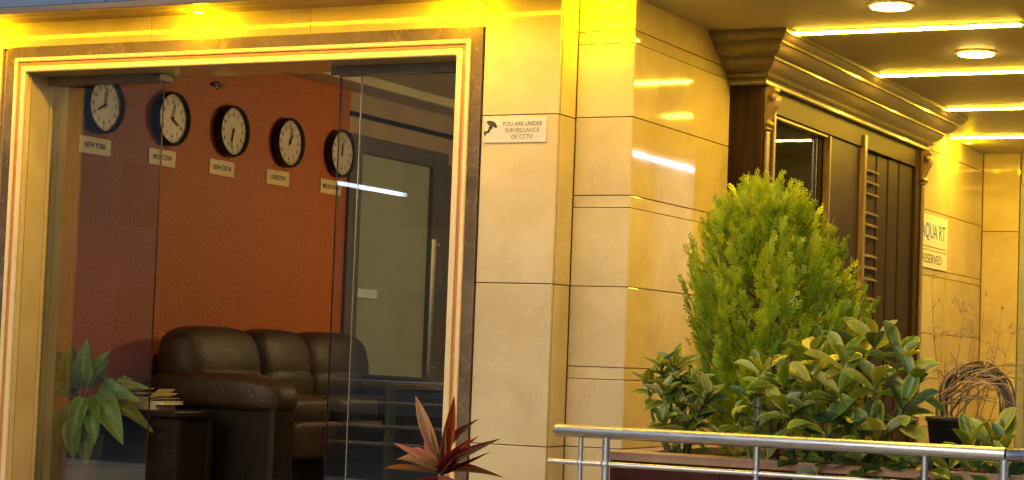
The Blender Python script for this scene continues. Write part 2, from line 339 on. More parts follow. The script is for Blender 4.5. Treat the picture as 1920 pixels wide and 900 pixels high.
ZC = 2.73                                                           # soffit height
ceil = tag(box('porch_ceiling', 'ceiling', (-4.19, -2.39, -2.2, 8.3, ZC, ZC+0.12)), kind='structure')
tag(box('porch_ceiling_border', 'ceiling_edge', (-2.387, -1.2, -2.2, 8.3, ZC-0.012, ZC+0.12)), kind='structure')

# ---- canopy above the glass door
can = empty('entrance_canopy', (-6.6, -0.2, ZC), 'shallow brown boarded canopy with blue grey fascia above the glass door', 'canopy')
zs = ZC - 0.006
for i, (a, b) in enumerate([(-0.10, 0.0), (-0.215, -0.105), (-0.325, -0.22), (-0.43, -0.33)]):
    box('soffit_board', 'fascia_trim', (-12, -4.193, a, b, zs - (0.012 if i == 3 else 0), zs+0.10), can, bevel=0.004)
box('edge_trim', 'fascia_trim', (-12, -4.193, -0.455, -0.432, zs-0.030, zs+0.006), can, bevel=0.004)
box('cove_strip', 'cove', (-10.5, -4.2, -0.430, -0.375, zs-0.0155, zs-0.0130), can)
x = -12.0; i = 0
while x < -4.2:
    box('fascia_panel', 'fascia', (x+0.004, min(x+1.2, -4.193)-0.004, -0.448, -0.435, zs+0.008, zs+1.6), can, bevel=0.003); x += 1.2
box('canopy_core', 'joint', (-12, -4.2, -0.434, -0.01, zs+0.102, zs+1.5), can)

# ---- stone facade around the glass door
fac = empty('stone_facade', (-6.6, 0.1, 0), 'cream polished stone front wall around the sliding glass door', 'wall')
G = 0.0025                                                            # half joint
def panel_y(par, x0, x1, z0, z1, y0, t=0.022, m='marble', g=G):
    return box('stone_panel', m, (x0+g, x1-g, y0, y0+t, z0+g, z1-g), par, bevel=0.0025)
def panel_x(par, x1, y0, y1, z0, z1, t=0.022, m='marble', g=G):
    return box('stone_panel', m, (x1-t, x1, y0+g, y1-g, z0+g, z1-g), par, bevel=0.0025)
# backing masonry (joint colour shows in the gaps)
MB().box(-12, -8.145, 0.024, 0.40, FL, 3.2).box(-5.125, -4.552, 0.024, 0.40, FL, 3.2).box(-8.145, -5.125, 0.024, 0.40, 2.445, 3.2).build('backing', 'joint', fac)
ROWS = [FL, 0.335, 1.19, 2.09, ZC+0.03]
for a, b in zip(ROWS[:-1], ROWS[1:]):
    panel_y(fac, -4.985, -4.530, a, b, 0.0)
    panel_y(fac, -9.60, -8.323, a, b, 0.0)
    panel_y(fac, -10.9, -9.60, a, b, 0.0)
for a, b in ((-8.323, -7.21), (-7.21, -6.10), (-6.10, -4.985)):
    panel_y(fac, a, b, 2.571, ZC+0.03, 0.0, g=0.0015)
# return face of the step (faces +x)
for a, b in zip(ROWS[:-1], ROWS[1:]):
    panel_x(fac, -4.528, 0.024, 0.213, a, b, t=0.022)
# reveal of the opening on the left (faces +x), two slips with a joint
for y0, y1 in ((0.0, 0.040), (0.048, 0.215), (0.223, 0.40)):
    box('reveal_slip', 'marble' if y0 > 0 else 'cream', (-8.144, -8.121 - (0.004 if y0 > 0.2 else 0), y0, y1, FL, 2.42), fac, bevel=0.002)
box('reveal_slip', 'marble', (-5.148, -5.126, 0.0, 0.40, FL, 2.42), fac, bevel=0.002)
box('lintel_slip', 'marble', (-8.121, -5.148, 0.0, 0.40, 2.42, 2.444), fac, bevel=0.002)

# ---- door surround: dark band, cream bead, orange strip painting the shading between, cream bead
sur = empty('door_surround', (-6.63, 0.0, 0), 'dark brown stone band and cream moulding framing the wide glass door', 'door frame')
def frame_strip(name, m, off0, off1, y0, y1, bev=0.004):
    """three-sided mitred strip, off measured outwards from the opening edge"""
    xl, xr, zt = -8.121, -5.148, 2.42
    o = [(xl-off1, FL), (xl-off1, zt+off1), (xr+off1, zt+off1), (xr+off1, FL)]
    n = [(xl-off0, FL), (xl-off0, zt+off0), (xr+off0, zt+off0), (xr+off0, FL)]
    vs = [(a, y, b) for y in (y0, y1) for ring in (o, n) for a, b in ring]
    O0, N0, O1, N1 = 0, 4, 8, 12; fs = []
    for i in range(3):
        fs += [(O0+i, O0+i+1, N0+i+1, N0+i), (O1+i, N1+i, N1+i+1, O1+i+1), (O0+i, O1+i, O1+i+1, O0+i+1), (N0+i, N0+i+1, N1+i+1, N1+i)]
    fs += [(O0, N0, N1, O1), (O0+3, O1+3, N1+3, N0+3)]
    return MB().add(vs, fs).build(name, m, sur, bevel=bev, seg=3)
frame_strip('dark_band', 'dark_marble', 0.0895, 0.157, -0.012, 0.022, 0.003)
frame_strip('outer_bead', 'cream', 0.0615, 0.0885, -0.026, 0.020, 0.010)
frame_strip('shading_line', 'orange_shading', 0.0395, 0.061, -0.010, 0.018, 0.003)  # strip coloured like the shaded gap between the beads
frame_strip('inner_bead', 'cream', 0.0005, 0.039, -0.020, 0.0, 0.010)

# ---- corner pillar and lane wall
pil = empty('stone_pillar_wall', (-4.3, 2.0, 0), 'polished cream stone corner pillar and side wall running back into the porch', 'wall')
MB().box(-4.55, -4.217, 0.239, 0.40, FL, 3.2).box(-4.33, -4.217, 0.40, 1.66, FL, 3.2).box(-4.33, -4.217, 5.25, 8.1, FL, 3.2).box(-4.33, -4.217, 1.66, 5.25, 2.5, 3.2).build('backing', 'joint', pil)
PR = [FL, 0.337, 0.699, 0.763, 1.19, 1.611, 1.676, 2.095, 2.49, 2.558, ZC+0.03]
for a, b in zip(PR[:-1], PR[1:]):
    strip = (b-a) < 0.09
    t = 0.003 if strip else 0.0
    panel_y(pil, -4.527, -4.1955, a, b, 0.215+t, g=0.0022 if not strip else 0.0014)
    panel_x(pil, -4.1935-t, 0.2165, 1.66, a, b, g=0.0022 if not strip else 0.0014)
LR = [FL, 0.37, 0.75, 1.11, 1.57, 1.625, 2.09, 2.575, ZC+0.03]
for a, b in zip(LR[:-1], LR[1:]):
    for y0, y1 in ((5.27, 6.78), (6.78, 8.0)):
        panel_x(pil, -4.1935, y0, y1, a, b)
endw = empty('stone_end_wall', (-3.6, 8.05, 0), 'narrow cream stone wall closing the far end of the porch', 'wall')
box('backing', 'joint', (-4.3, -3.86, 8.024, 8.2, FL, 3.0), endw)
for a, b in zip([FL, 0.4, 0.88, 2.05], [0.4, 0.88, 2.05, ZC+0.03]): panel_y(endw, -4.19, -3.87, a, b, 8.0)
dr = empty('end_door', (-3.0, 8.0, 0), 'blue grey door at the far end of the porch', 'door')
box('leaf', 'end_door', (-3.86, -2.0, 8.03, 8.08, FL, 2.4), dr, bevel=0.004); box('frame', 'end_door', (-3.862, -3.80, 7.99, 8.029, FL, 2.46), dr, bevel=0.004)
box('transom', 'end_door', (-3.86, -1.9, 8.03, 8.1, 2.402, 2.95), dr)
opw = empty('opposite_stone_wall', (-1.0, 4, 0), 'stone wall on the far right side of the porch', 'wall')
box('backing', 'joint', (-0.97, -0.8, 1.2, 8.3, FL, 3.0), opw)
for a, b in zip(LR[:-1], LR[1:]):
    for k in range(5): panel_x(opw, -0.998, 1.2+k*1.4, 2.6+k*1.4, a, b, t=-0.024)

# ---- block across the street, mirrored in the door glass
blk = empty('street_block', (-34, -36, -0.85), 'plain grey brown block across the street', 'building')
MB().box(-62, -11, -46, -36, -0.85, 11.0).build('wall', 'lobby_wall_dim', blk)
box('parapet', 'dark_marble', (-62.2, -10.8, -46.2, -35.8, 11.001, 11.5), blk)
for r_ in range(3):
    for k in range(16):
        w = box('window', 'street_window', (-60.5+3.1*k, -58.9+3.1*k, -36.02, -35.94, 0.6+3.5*r_, 2.4+3.5*r_), blk); box('pane', 'street_window', (-60.4+3.1*k, -59.0+3.1*k, -35.939, -35.92, 0.7+3.5*r_, 2.3+3.5*r_), w)

# ================================================================== LOBBY SHELL
XL = -8.45
lw = empty('orange_lobby_wall', (XL-0.08, 2.3, 0), 'rough orange plaster wall of the lobby behind the clocks', 'wall')
box('plaster', 'orange_wall', (XL-0.15, XL, 0.40, 4.30, FL, 3.1), lw)
box('skirting', 'wood', (XL, XL+0.014, 0.42, 4.29, FL+0.006, FL+0.10), lw, bevel=0.003)
pd = empty('pale_side_door', (XL-0.05, 5.0, 0), 'pale olive panel door in a dark frame beyond the sofa', 'door')
box('frame', 'frame_brown', (XL-0.12, XL+0.03, 4.302, 4.49, FL+0.006, 2.56), pd, bevel=0.004)
box('frame', 'frame_brown', (XL-0.12, XL+0.03, 5.69, 5.95, FL+0.006, 2.56), pd, bevel=0.004)
box('lintel', 'frame_brown', (XL-0.12, XL+0.028, 4.49, 5.69, 2.42, 2.56), pd, bevel=0.004)
box('leaf', 'pale_panel', (XL-0.08, XL-0.01, 4.492, 5.688, FL+0.006, 2.418), pd, bevel=0.004)
box('switch_plate', 'white_board', (XL-0.009, XL+0.008, 4.53, 4.84, 1.235, 1.31), pd, bevel=0.003)
bw = empty('lobby_back_wall', (-6.4, 8.2, 0), 'beige back wall of the lobby with a cornice', 'wall')
box('plaster', 'lobby_wall', (XL, -4.34, 8.15, 8.3, FL, 3.1), bw)
box('cornice', 'lobby_ceiling', (XL+0.01, -4.35, 8.06, 8.149, 2.78, 2.90), bw, bevel=0.02)
box('cornice', 'lobby_ceiling', (XL+0.01, -4.35, 8.10, 8.149, 2.70, 2.775), bw, bevel=0.02)
sw = empty('brown_lobby_side_wall', (XL-0.05, 7.0, 0), 'brown panelled stretch of lobby wall past the side door', 'wall')
box('upper_wall', 'tan_wall', (XL-0.15, XL, 4.305, 5.95, 2.565, 3.1), sw); box('upper_wall', 'tan_wall', (XL-0.12, XL-0.01, 5.952, 8.16, 2.472, 3.1), sw)
box('picture_rail', 'wood', (XL, XL+0.02, 4.31, 8.1, 2.70, 2.74), sw, bevel=0.004)
for k in range(3): box('wood_panel', 'frame_brown', (XL-0.1, XL, 5.952+k*0.74, 6.688+k*0.74, FL+0.006, 2.47), sw, bevel=0.008)
tag(MB().box(XL-0.15, -4.33, 0.402, 8.3, 2.98, 3.1).build('lobby_ceiling', 'lobby_ceiling'), kind='structure')
beam = tag(box('ceiling_beam', 'lobby_ceiling', (XL+0.002, XL+0.32, 0.41, 8.05, 2.90, 2.978), bevel=0.012, org=(XL+0.16, 4, 2.9)), 'cream bulkhead running along the top of the orange wall', 'beam')
for i, (lx, ly) in enumerate(((-6.6, 2.3), (-6.6, 4.9), (-5.4, 7.0))):
    e = empty('lobby_ceiling_lamp', (lx, ly, 2.95), ['round lobby ceiling lamp nearest the glass door', 'round lobby ceiling lamp in the middle of the room', 'round lobby ceiling lamp near the back wall'][i], 'ceiling lamp', 'lobby ceiling lamps')
    MB().lathe([(0.17, 2.979), (0.17, 2.955), (0.15, 2.95)], (lx, ly, 0), n=28).build('housing', 'dial', e)
    MB().lathe([(0.145, 2.9495), (0.145, 2.944), (0.13, 2.941)], (lx, ly, 0), n=28).build('lens', 'room_lamp', e)

# ================================================================== SLIDING GLASS DOOR
def pane(name, label, x0, x1, y, edge_side, edge_mat, rail=True):
    o = empty(name, ((x0+x1)/2, y, FL+0.006), label, 'glass door', 'panes of the sliding glass door')
    box('glass', 'glass', (x0, x1, y-0.006, y+0.006, FL+0.02, 2.372), o)
    ex = x1 if edge_side > 0 else x0
    box('edge', edge_mat, (ex-0.0012, ex+0.0018, y-0.0062, y+0.0062, FL+0.02, 2.372), o)
    box('bottom_shoe', 'dull_metal', (x0, x1, y-0.012, y+0.012, FL+0.006, FL+0.019), o)
    return o
pane('left_glass_pane'.replace('left_', ''), 'clear glass pane at the left of the open doorway, before the first clock', -8.130, -7.29, 0.262, 1, 'glass_edge')
pa = pane('glass_pane', 'fixed glass pane with long pull handle beside the right jamb', -5.885, -5.152, 0.232, -1, 'glass_edge_light')
pane('glass_pane', 'slid open glass pane overlapping behind the handle pane', -6.05, -5.30, 0.272, -1, 'glass_edge')
hd = MB().tube([(-5.34, 0.165, 0.69), (-5.34, 0.165, 1.43)], 0.012, 12).build('pull_handle', 'handle', pa, smooth=True)
for z in (0.72, 1.40): MB().tube([(-5.34, 0.165, z), (-5.34, 0.226, z)], 0.008, 10).build('standoff', 'handle', hd, smooth=True)
for nm, lb, x0, x1 in (('door_head_channel', 'grey metal head channel over the left glass pane', -8.119, -7.27), ('door_head_channel', 'grey metal head channel over the right glass panes', -6.07, -5.150)):
    e = empty(nm, ((x0+x1)/2, 0.25, 2.375), lb, 'door track', 'head channels of the glass door')
    box('channel', 'dull_metal', (x0, x1, 0.195, 0.32, 2.376, 2.418), e, bevel=0.003)
    box('lip', 'dull_metal', (x0, x1, 0.188, 0.194, 2.368, 2.418), e, bevel=0.001)

# ================================================================== CLOCKS AND NAME PLATES
CY = [1.119, 1.872, 2.615, 3.372, 4.135]
PY = [1.084, 1.824, 2.547, 3.287, 4.052]
NAMES = ['NEW YORK', 'MOSCOW', 'NEW DELHI', 'LONDON', 'MELBOURNE']
TIMES = [(8, 2), (4, 2), (6, 32), (1, 2), (12, 2)]
CL = ['round black rimmed clock behind the left glass pane', 'round black rimmed clock crossed by the edge of the left glass pane',
      'round black rimmed clock in the middle of the row of five', 'round black rimmed clock fourth in the row, just left of the last one',
      'round black rimmed clock farthest back, cut by the edge of the right glass']
rim_bm = [(0.155, 0.0), (0.190, 0.0), (0.1925, 0.02), (0.191, 0.055), (0.182, 0.068), (0.172, 0.062), (0.170, 0.040)]
for i in range(5):
    cz = 2.372; cyy = CY[i]
    e = empty('wall_clock', (XL, cyy, cz), CL[i], 'clock', 'row of world clocks')
    MB().lathe(rim_bm, (XL+0.001, cyy, cz), 'x', 48).build('rim', 'black', e, smooth=False); auto(e.children[-1], 40)
    d = MB().lathe([(0.169, 0.030), (0.169, 0.0402)], (XL+0.001, cyy, cz), 'x', 48).build('dial', 'dial', e)
    marks = MB()
    for k in range(60):
        a = math.pi*2*k/60; big = k % 5 == 0; r0, r1, w = (0.140, 0.162, 0.0028) if big else (0.152, 0.162, 0.0012)
        u = Vector((0, math.sin(a), math.cos(a))); v = Vector((0, math.cos(a), -math.sin(a))); c = Vector((XL+0.0415, cyy, cz))
        ps = [c+u*r0-v*w, c+u*r0+v*w, c+u*r1+v*w, c+u*r1-v*w]; marks.add(ps + [p+Vector((0.001,0,0)) for p in ps], [(0,1,2,3),(4,7,6,5),(0,4,5,1),(1,5,6,2),(2,6,7,3),(3,7,4,0)])
    mk = marks.build('minute_marks', 'ink', d); mk['kind'] = 'stuff'
    for k in range(1, 13):
        a = math.pi*2*k/12
        text('numeral', str(k), 0.040, (XL+0.0415, cyy+0.119*math.sin(a), cz+0.119*math.cos(a)), FACE_POS_X, 'ink', d)
    h, mi = TIMES[i]
    for nm, ang, ln, w, xx in (('hour_hand', (h % 12 + mi/60)/12*2*math.pi, 0.085, 0.0058, 0.046), ('minute_hand', mi/60*2*math.pi, 0.125, 0.0040, 0.049)):
        u = Vector((0, math.sin(ang), math.cos(ang))); v = Vector((0, math.cos(ang), -math.sin(ang))); c = Vector((XL+xx, cyy, cz))
        ps = [c-u*0.022-v*w, c-u*0.022+v*w, c+u*ln*0.8+v*w*1.1, c+u*ln, c+u*ln*0.8-v*w*1.1]
        MB().add(ps+[p+Vector((0.0015,0,0)) for p in ps], [(0,1,2,3,4),(9,8,7,6,5),(0,5,6,1),(1,6,7,2),(2,7,8,3),(3,8,9,4),(4,9,5,0)]).build(nm, 'ink', e)
    MB().lathe([(0.009, 0.045), (0.009, 0.053), (0.004, 0.055)], (XL, cyy, cz), 'x', 14).build('hub', 'ink', e)
    py = PY[i]; pz = 2.095
    e = empty('city_name_plate', (XL, py, pz-0.058), 'small brass plate reading %s under its clock' % NAMES[i], 'name plate', 'city name plates')
    box('plate', 'plate', (XL+0.001, XL+0.007, py-0.155 if i else py-0.165, py+0.155 if i else py+0.165, pz-0.056, pz+0.056), e, bevel=0.002)
    text('lettering', NAMES[i], 0.050, (XL+0.0075, py, pz), FACE_POS_X, 'ink', e, sx=0.86 if len(NAMES[i]) > 7 else 0.95)
e = empty('wall_hook', (XL, 2.446, 2.67), 'small dark fitting high on the orange wall above the middle clock', 'hook')
MB().lathe([(0.03, 0.0), (0.03, 0.008), (0.012, 0.012), (0.01, 0.02)], (XL+0.001, 2.446, 2.69), 'x', 16).build('base', 'black', e)
box('bracket', 'black', (XL+0.016, XL+0.024, 2.375, 2.515, 2.678, 2.702), e, bevel=0.004)

# ================================================================== SOFA
sofa = empty('leather_sofa', (-7.86, 2.9, FL+0.006), 'plump brown leather three seat sofa along the orange wall', 'sofa')
SY0, SY1 = 1.60, 4.06
def cushion(name, m, c, h, e=0.42, parent=sofa, fn=None): return MB().pillow(c, h, e, 32, 18, fn).build(name, m, parent, smooth=True)
box('base', 'leather_dark', (-8.38, -7.38, SY0+0.06, SY1-0.06, FL+0.05, 0.30), sofa, bevel=0.03)
box('back_frame', 'leather_dark', (-8.42, -8.22, SY0+0.16, SY1-0.16, FL+0.05, 0.74), sofa, bevel=0.05)
n3 = (SY1-SY0-0.50)/3
for k in range(3):
    yc = SY0+0.25+n3*(k+0.5); ex = 0.10 if k in (0, 2) else 0.0; sh = -0.10 if k == 0 else (0.10 if k == 2 else 0)
    def puff(p, k=k): return [p[0]*(1-0.22*max(0, p[2])) - 0.10*p[2] + 0.05*math.cos(p[1]*9)*0.2, p[1], p[2] + 0.05*(1-p[1]**2)]
    cushion('back_cushion', 'leather', (-8.14, yc+sh, 0.70), (0.20, n3/2+ex+0.03, 0.225), 0.55, fn=puff)
    cushion('back_cushion', 'leather', (-8.10, yc+sh, 0.515), (0.19, n3/2+ex+0.025, 0.16), 0.55)
    st = cushion('seat_cushion', 'leather', (-7.71, yc, 0.375), (0.37, n3/2+0.002, 0.10), 0.38)
    cushion('footrest_panel', 'leather', (-7.35, yc, 0.18), (0.07, n3/2-0.004, 0.13), 0.32)
for yc in (SY0+0.15, SY1-0.15):
    box('arm_side', 'leather_dark', (-8.38, -7.28, yc-0.13, yc+0.13, FL+0.05, 0.44), sofa, bevel=0.045)
    def armf(p): return [p[0], p[1], p[2]*(1.0) - 0.22*max(0, p[0])**3 + 0.10*(1-p[0]**2)]
    ap = cushion('arm_pad', 'leather', (-7.82, yc, 0.485), (0.57, 0.20, 0.125), 0.55, fn=armf)
    g = MB()
    for q in range(9):
        t = q/8; xx = -7.50+0.21*t; zz = 0.606 - 0.12*t*t
        g.tube([(xx, yc-0.10, zz-0.022), (xx+0.006, yc-0.04, zz+0.004), (xx+0.006, yc+0.04, zz+0.004), (xx, yc+0.10, zz-0.022)], 0.007, 6)
    g.build('gather_pleats', 'leather', ap, smooth=True)['kind'] = 'stuff'
for fx in (-8.3, -7.45):
    for fy in (SY0+0.12, SY1-0.12): MB().lathe([(0.03, FL+0.006), (0.035, FL+0.05)], (fx, fy, 0), n=12).build('foot', 'black', sofa)

# side table with a magazine pile and tissues
tb = empty('side_table', (-7.98, 1.22, FL+0.006), 'low dark wood side table beside the sofa', 'table')
box('table_top', 'table', (-8.38, -7.62, 0.98, 1.46, 0.335, 0.372), tb, bevel=0.006)
for lx in (-8.33, -7.72):
    for ly in (1.03, 1.38): box('leg', 'table', (lx, lx+0.085, ly, ly+0.05, FL+0.006, 0.334), tb, bevel=0.004)
box('front_panel', 'table', (-8.244, -7.722, 1.035, 1.05, FL+0.03, 0.333), tb, bevel=0.003); box('side_panel', 'table', (-7.70, -7.66, 1.082, 1.378, FL+0.03, 0.333), tb, bevel=0.003); box('back_panel', 'table', (-8.24, -7.725, 1.34, 1.36, FL+0.03, 0.333), tb, bevel=0.003); box('shelf', 'table', (-8.24, -7.725, 1.05, 1.338, 0.02, 0.04), tb, bevel=0.003)
for k, (z0, z1, x0, x1, lb) in enumerate(((0.373, 0.405, -8.20, -7.86, 'thick cream book at the bottom of the pile on the side table'), (0.406, 0.430, -8.24, -7.80, 'wide cream magazine in the middle of the pile on the side table'))):
    b = empty('book', ((x0+x1)/2, 1.2, z0), lb, 'book', 'paper pile on the side table')
    box('pages', 'paper', (x0+0.003, x1-0.003, 1.10, 1.31, z0+0.003, z1-0.003), b)
    box('cover', 'paper', (x0, x1, 1.098, 1.314, z1-0.0028, z1), b); box('cover', 'paper', (x0, x1, 1.098, 1.314, z0, z0+0.0028), b)
mg_ = empty('open_magazine', (-8.03, 1.2, 0.431), 'open cream magazine with curling pages on top of the pile', 'magazine')
def page(pts, y0, y1):
    n_ = len(pts); t_ = 0.003
    vs = [(px, yy, pz+dz) for px, pz in pts for yy in (y0, y1) for dz in (0, t_)]
    fs = []
    for k in range(n_-1):
        a_, b_ = 4*k, 4*k+4
        fs += [(a_, b_, b_+2, a_+2), (a_+1, a_+3, b_+3, b_+1), (a_, a_+1, b_+1, b_), (a_+2, b_+2, b_+3, a_+3)]
    fs += [(0, 2, 3, 1), (4*n_-4, 4*n_-3, 4*n_-1, 4*n_-2)]
    return MB().add(vs, fs).build('page', 'paper', mg_, smooth=False)
for k, (h0, h1) in enumerate(((0.010, 0.015), (0.030, 0.045), (0.052, 0.070))):
    page([(-8.23+0.20*t, 0.4312+0.0012*k+h0*math.sin(math.pi*0.62*t)**1.3+h0*0.4*t) for t in np.linspace(0, 1, 9)], 1.105+0.006*k, 1.305-0.004*k)
    page([(-8.022+0.205*t-0.02*k*t*t, 0.4312+0.0012*k+h1*t**1.7) for t in np.linspace(0, 1, 9)], 1.105+0.006*k, 1.300-0.004*k)

# dark armchair by the right pane
ac = empty('armchair', (-6.85, 3.1, FL+0.006), 'dark leather armchair half hidden behind the red leaved plant', 'armchair')
box('base', 'leather_dark', (-7.10, -6.45, 2.85, 3.45, FL+0.08, 0.28), ac, bevel=0.03)
cushion('seat', 'leather_dark', (-6.80, 3.12, 0.35), (0.30, 0.28, 0.09), 0.4, ac)
cushion('backrest', 'leather_dark', (-6.62, 3.15, 0.46), (0.13, 0.30, 0.20), 0.4, ac)
for yc in (2.80, 3.50): cushion('arm', 'leather_dark', (-6.80, yc, 0.33), (0.34, 0.08, 0.22), 0.4, ac)
for fx in (-7.04, -6.5):
    for fy in (2.9, 3.4): MB().lathe([(0.02, FL+0.006), (0.03, FL+0.08)], (fx, fy, 0), n=10).build('foot', 'black', ac)

# chandelier glimpsed through the portal glass
ch = empty('chandelier', (-5.05, 5.0, 2.97), 'small gold chandelier with lit bulbs seen through the wooden portal glass', 'chandelier')
MB().tube([(-5.05, 5.0, 2.976), (-5.05, 5.0, 2.62)], 0.008, 8).build('stem', 'gold', ch)
MB().lathe([(0.01, 2.66), (0.045, 2.62), (0.05, 2.58), (0.02, 2.52), (0.006, 2.49)], (-5.05, 5.0, 0), n=18).build('body', 'gold', ch, smooth=True)
for k in range(6):
    a = k*math.pi/3+0.3; dx, dy = math.cos(a), math.sin(a)
    pts = [(-5.05+dx*r_, 5.0+dy*r_, z_) for r_, z_ in ((0.03, 2.56), (0.09, 2.50), (0.16, 2.50), (0.20, 2.54))]
    ar = MB().tube(pts, 0.007, 6).build('arm', 'gold', ch, smooth=True)
    MB().lathe([(0.004, 2.545), (0.018, 2.565), (0.014, 2.595), (0.002, 2.615)], (-5.05+dx*0.20, 5.0+dy*0.20, 0), n=10).build('bulb', 'bulb', ar, smooth=True)

ld = bpy.data.lights.new('chandelier_glow', 'POINT'); ld.energy = 80; ld.color = (1.0, 0.70, 0.32); ld.shadow_soft_size = 0.12
lo = bpy.data.objects.new('chandelier_glow', ld); col.objects.link(lo); lo.parent = ch; lo.location = (0, 0, -0.50)

# ================================================================== WOODEN PORTAL ON THE LANE WALL
po = empty('wooden_portal', (-4.05, 3.45, FL), 'dark carved wood portal with heavy stepped cornice, glass light and panels', 'portal')
XF = -3.985
Y0, Y1 = 1.66, 5.26
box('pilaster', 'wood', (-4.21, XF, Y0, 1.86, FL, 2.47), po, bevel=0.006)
box('edge_moulding', 'wood_light', (XF-0.03, XF+0.012, 1.838, 1.872, FL, 2.34), po, bevel=0.004)  # lighter strip standing in for the highlight along the stile
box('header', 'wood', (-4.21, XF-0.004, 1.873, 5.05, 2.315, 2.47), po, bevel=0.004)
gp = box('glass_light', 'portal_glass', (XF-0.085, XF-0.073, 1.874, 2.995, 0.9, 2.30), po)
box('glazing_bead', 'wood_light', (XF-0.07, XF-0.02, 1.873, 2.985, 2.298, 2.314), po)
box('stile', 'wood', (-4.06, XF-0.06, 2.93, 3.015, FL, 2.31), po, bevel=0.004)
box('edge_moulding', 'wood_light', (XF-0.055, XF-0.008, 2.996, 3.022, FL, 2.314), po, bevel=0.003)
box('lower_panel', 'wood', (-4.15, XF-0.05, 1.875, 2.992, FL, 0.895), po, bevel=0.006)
box('door_panel', 'wood', (-4.06, XF-0.02, 3.024, 3.70, FL, 2.314), po, bevel=0.006)
box('edge_moulding', 'wood_light', (XF-0.03, XF+0.014, 3.702, 3.755, FL, 2.40), po, bevel=0.004)
box('louvre_backing', 'wood', (-4.06, XF-0.045, 3.757, 4.16, FL, 2.314), po)
z = 2.18; k = 0
while z > 0.0:
    MB().add([(XF-0.044, 3.76, z+0.012), (XF-0.044, 4.15, z+0.012), (XF-0.012, 4.15, z-0.004), (XF-0.012, 3.76, z-0.004),
              (XF-0.044, 3.76, z+0.004), (XF-0.044, 4.15, z+0.004), (XF-0.012, 4.15, z-0.013), (XF-0.012, 3.76, z-0.013)],
             [(0,1,2,3),(4,7,6,5),(0,3,7,4),(1,5,6,2),(3,2,6,7),(0,4,5,1)]).build('louvre_slat', 'wood_light', po)
    k += 1; z -= 0.08 if k % 3 else 0.135
for k, (a, b) in enumerate(((4.162, 4.42), (4.424, 4.68), (4.684, 5.04))): box('fluted_board', 'wood', (-4.06, XF-0.035+0.006*k, a, b, FL, 2.314), po, bevel=0.012)
box('pilaster', 'wood', (-4.21, XF, 5.052, Y1, FL, 2.47), po, bevel=0.006)
prof = [(0, 2.455), (0.030, 2.455), (0.036, 2.462), (0.036, 2.478), (0.022, 2.484), (0.026, 2.496), (0.050, 2.500), (0.058, 2.512), (0.052, 2.524), (0.062, 2.530), (0.085, 2.540), (0.108, 2.560), (0.118, 2.582),
        (0.132, 2.584), (0.132, 2.596), (0.146, 2.602), (0.170, 2.614), (0.190, 2.634), (0.200, 2.655), (0.216, 2.657), (0.216, 2.672), (0.226, 2.678), (0.242, 2.690), (0.250, 2.704), (0.262, 2.706), (0.262, 2.7285), (0, 2.7285)]
vs = []
for o_, z_ in prof:
    vs += [(-4.191, Y0-o_*1.45, z_), (XF+o_, Y0-o_*1.45, z_), (XF+o_, Y1+o_*0.95, z_), (-4.191, Y1+o_*0.95, z_)]
fs = [(4*i+k, 4*i+k+1, 4*i+k+5, 4*i+k+4) for i in range(len(prof)-1) for k in range(3)]
fs += [tuple(4*i for i in range(len(prof))), tuple(4*i+3 for i in range(len(prof)-1, -1, -1)), (0, 3, 2, 1)]
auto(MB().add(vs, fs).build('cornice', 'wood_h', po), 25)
def corbel(yc):
    pts = [(0.0, 2.452), (0.060, 2.452), (0.068, 2.44), (0.066, 2.425), (0.050, 2.42), (0.066, 2.405), (0.072, 2.375), (0.064, 2.34), (0.044, 2.305), (0.026, 2.27), (0.020, 2.25), (0.036, 2.245), (0.042, 2.232), (0.034, 2.218), (0.022, 2.214), (0.022, 2.20), (0.012, 2.195), (0.0, 2.19)]
    c = MB().prism([(XF+0.001+o_, z_) for o_, z_ in pts], 'y', yc-0.045, yc+0.045).build('corbel', 'wood_light', po, bevel=0.004)
    MB().tube([(XF+0.052, yc-0.055, 2.39), (XF+0.052, yc+0.055, 2.39)], 0.022, 14).build('scroll', 'wood_light', c, smooth=True)
    MB().tube([(XF+0.026, yc-0.052, 2.232), (XF+0.026, yc+0.052, 2.232)], 0.014, 12).build('scroll', 'wood_light', c, smooth=True)
    box('colonnette', 'wood_light', (XF+0.001, XF+0.018, yc-0.028, yc+0.028, FL+0.01, 2.189), po, bevel=0.006)
corbel(1.72); corbel(5.21)

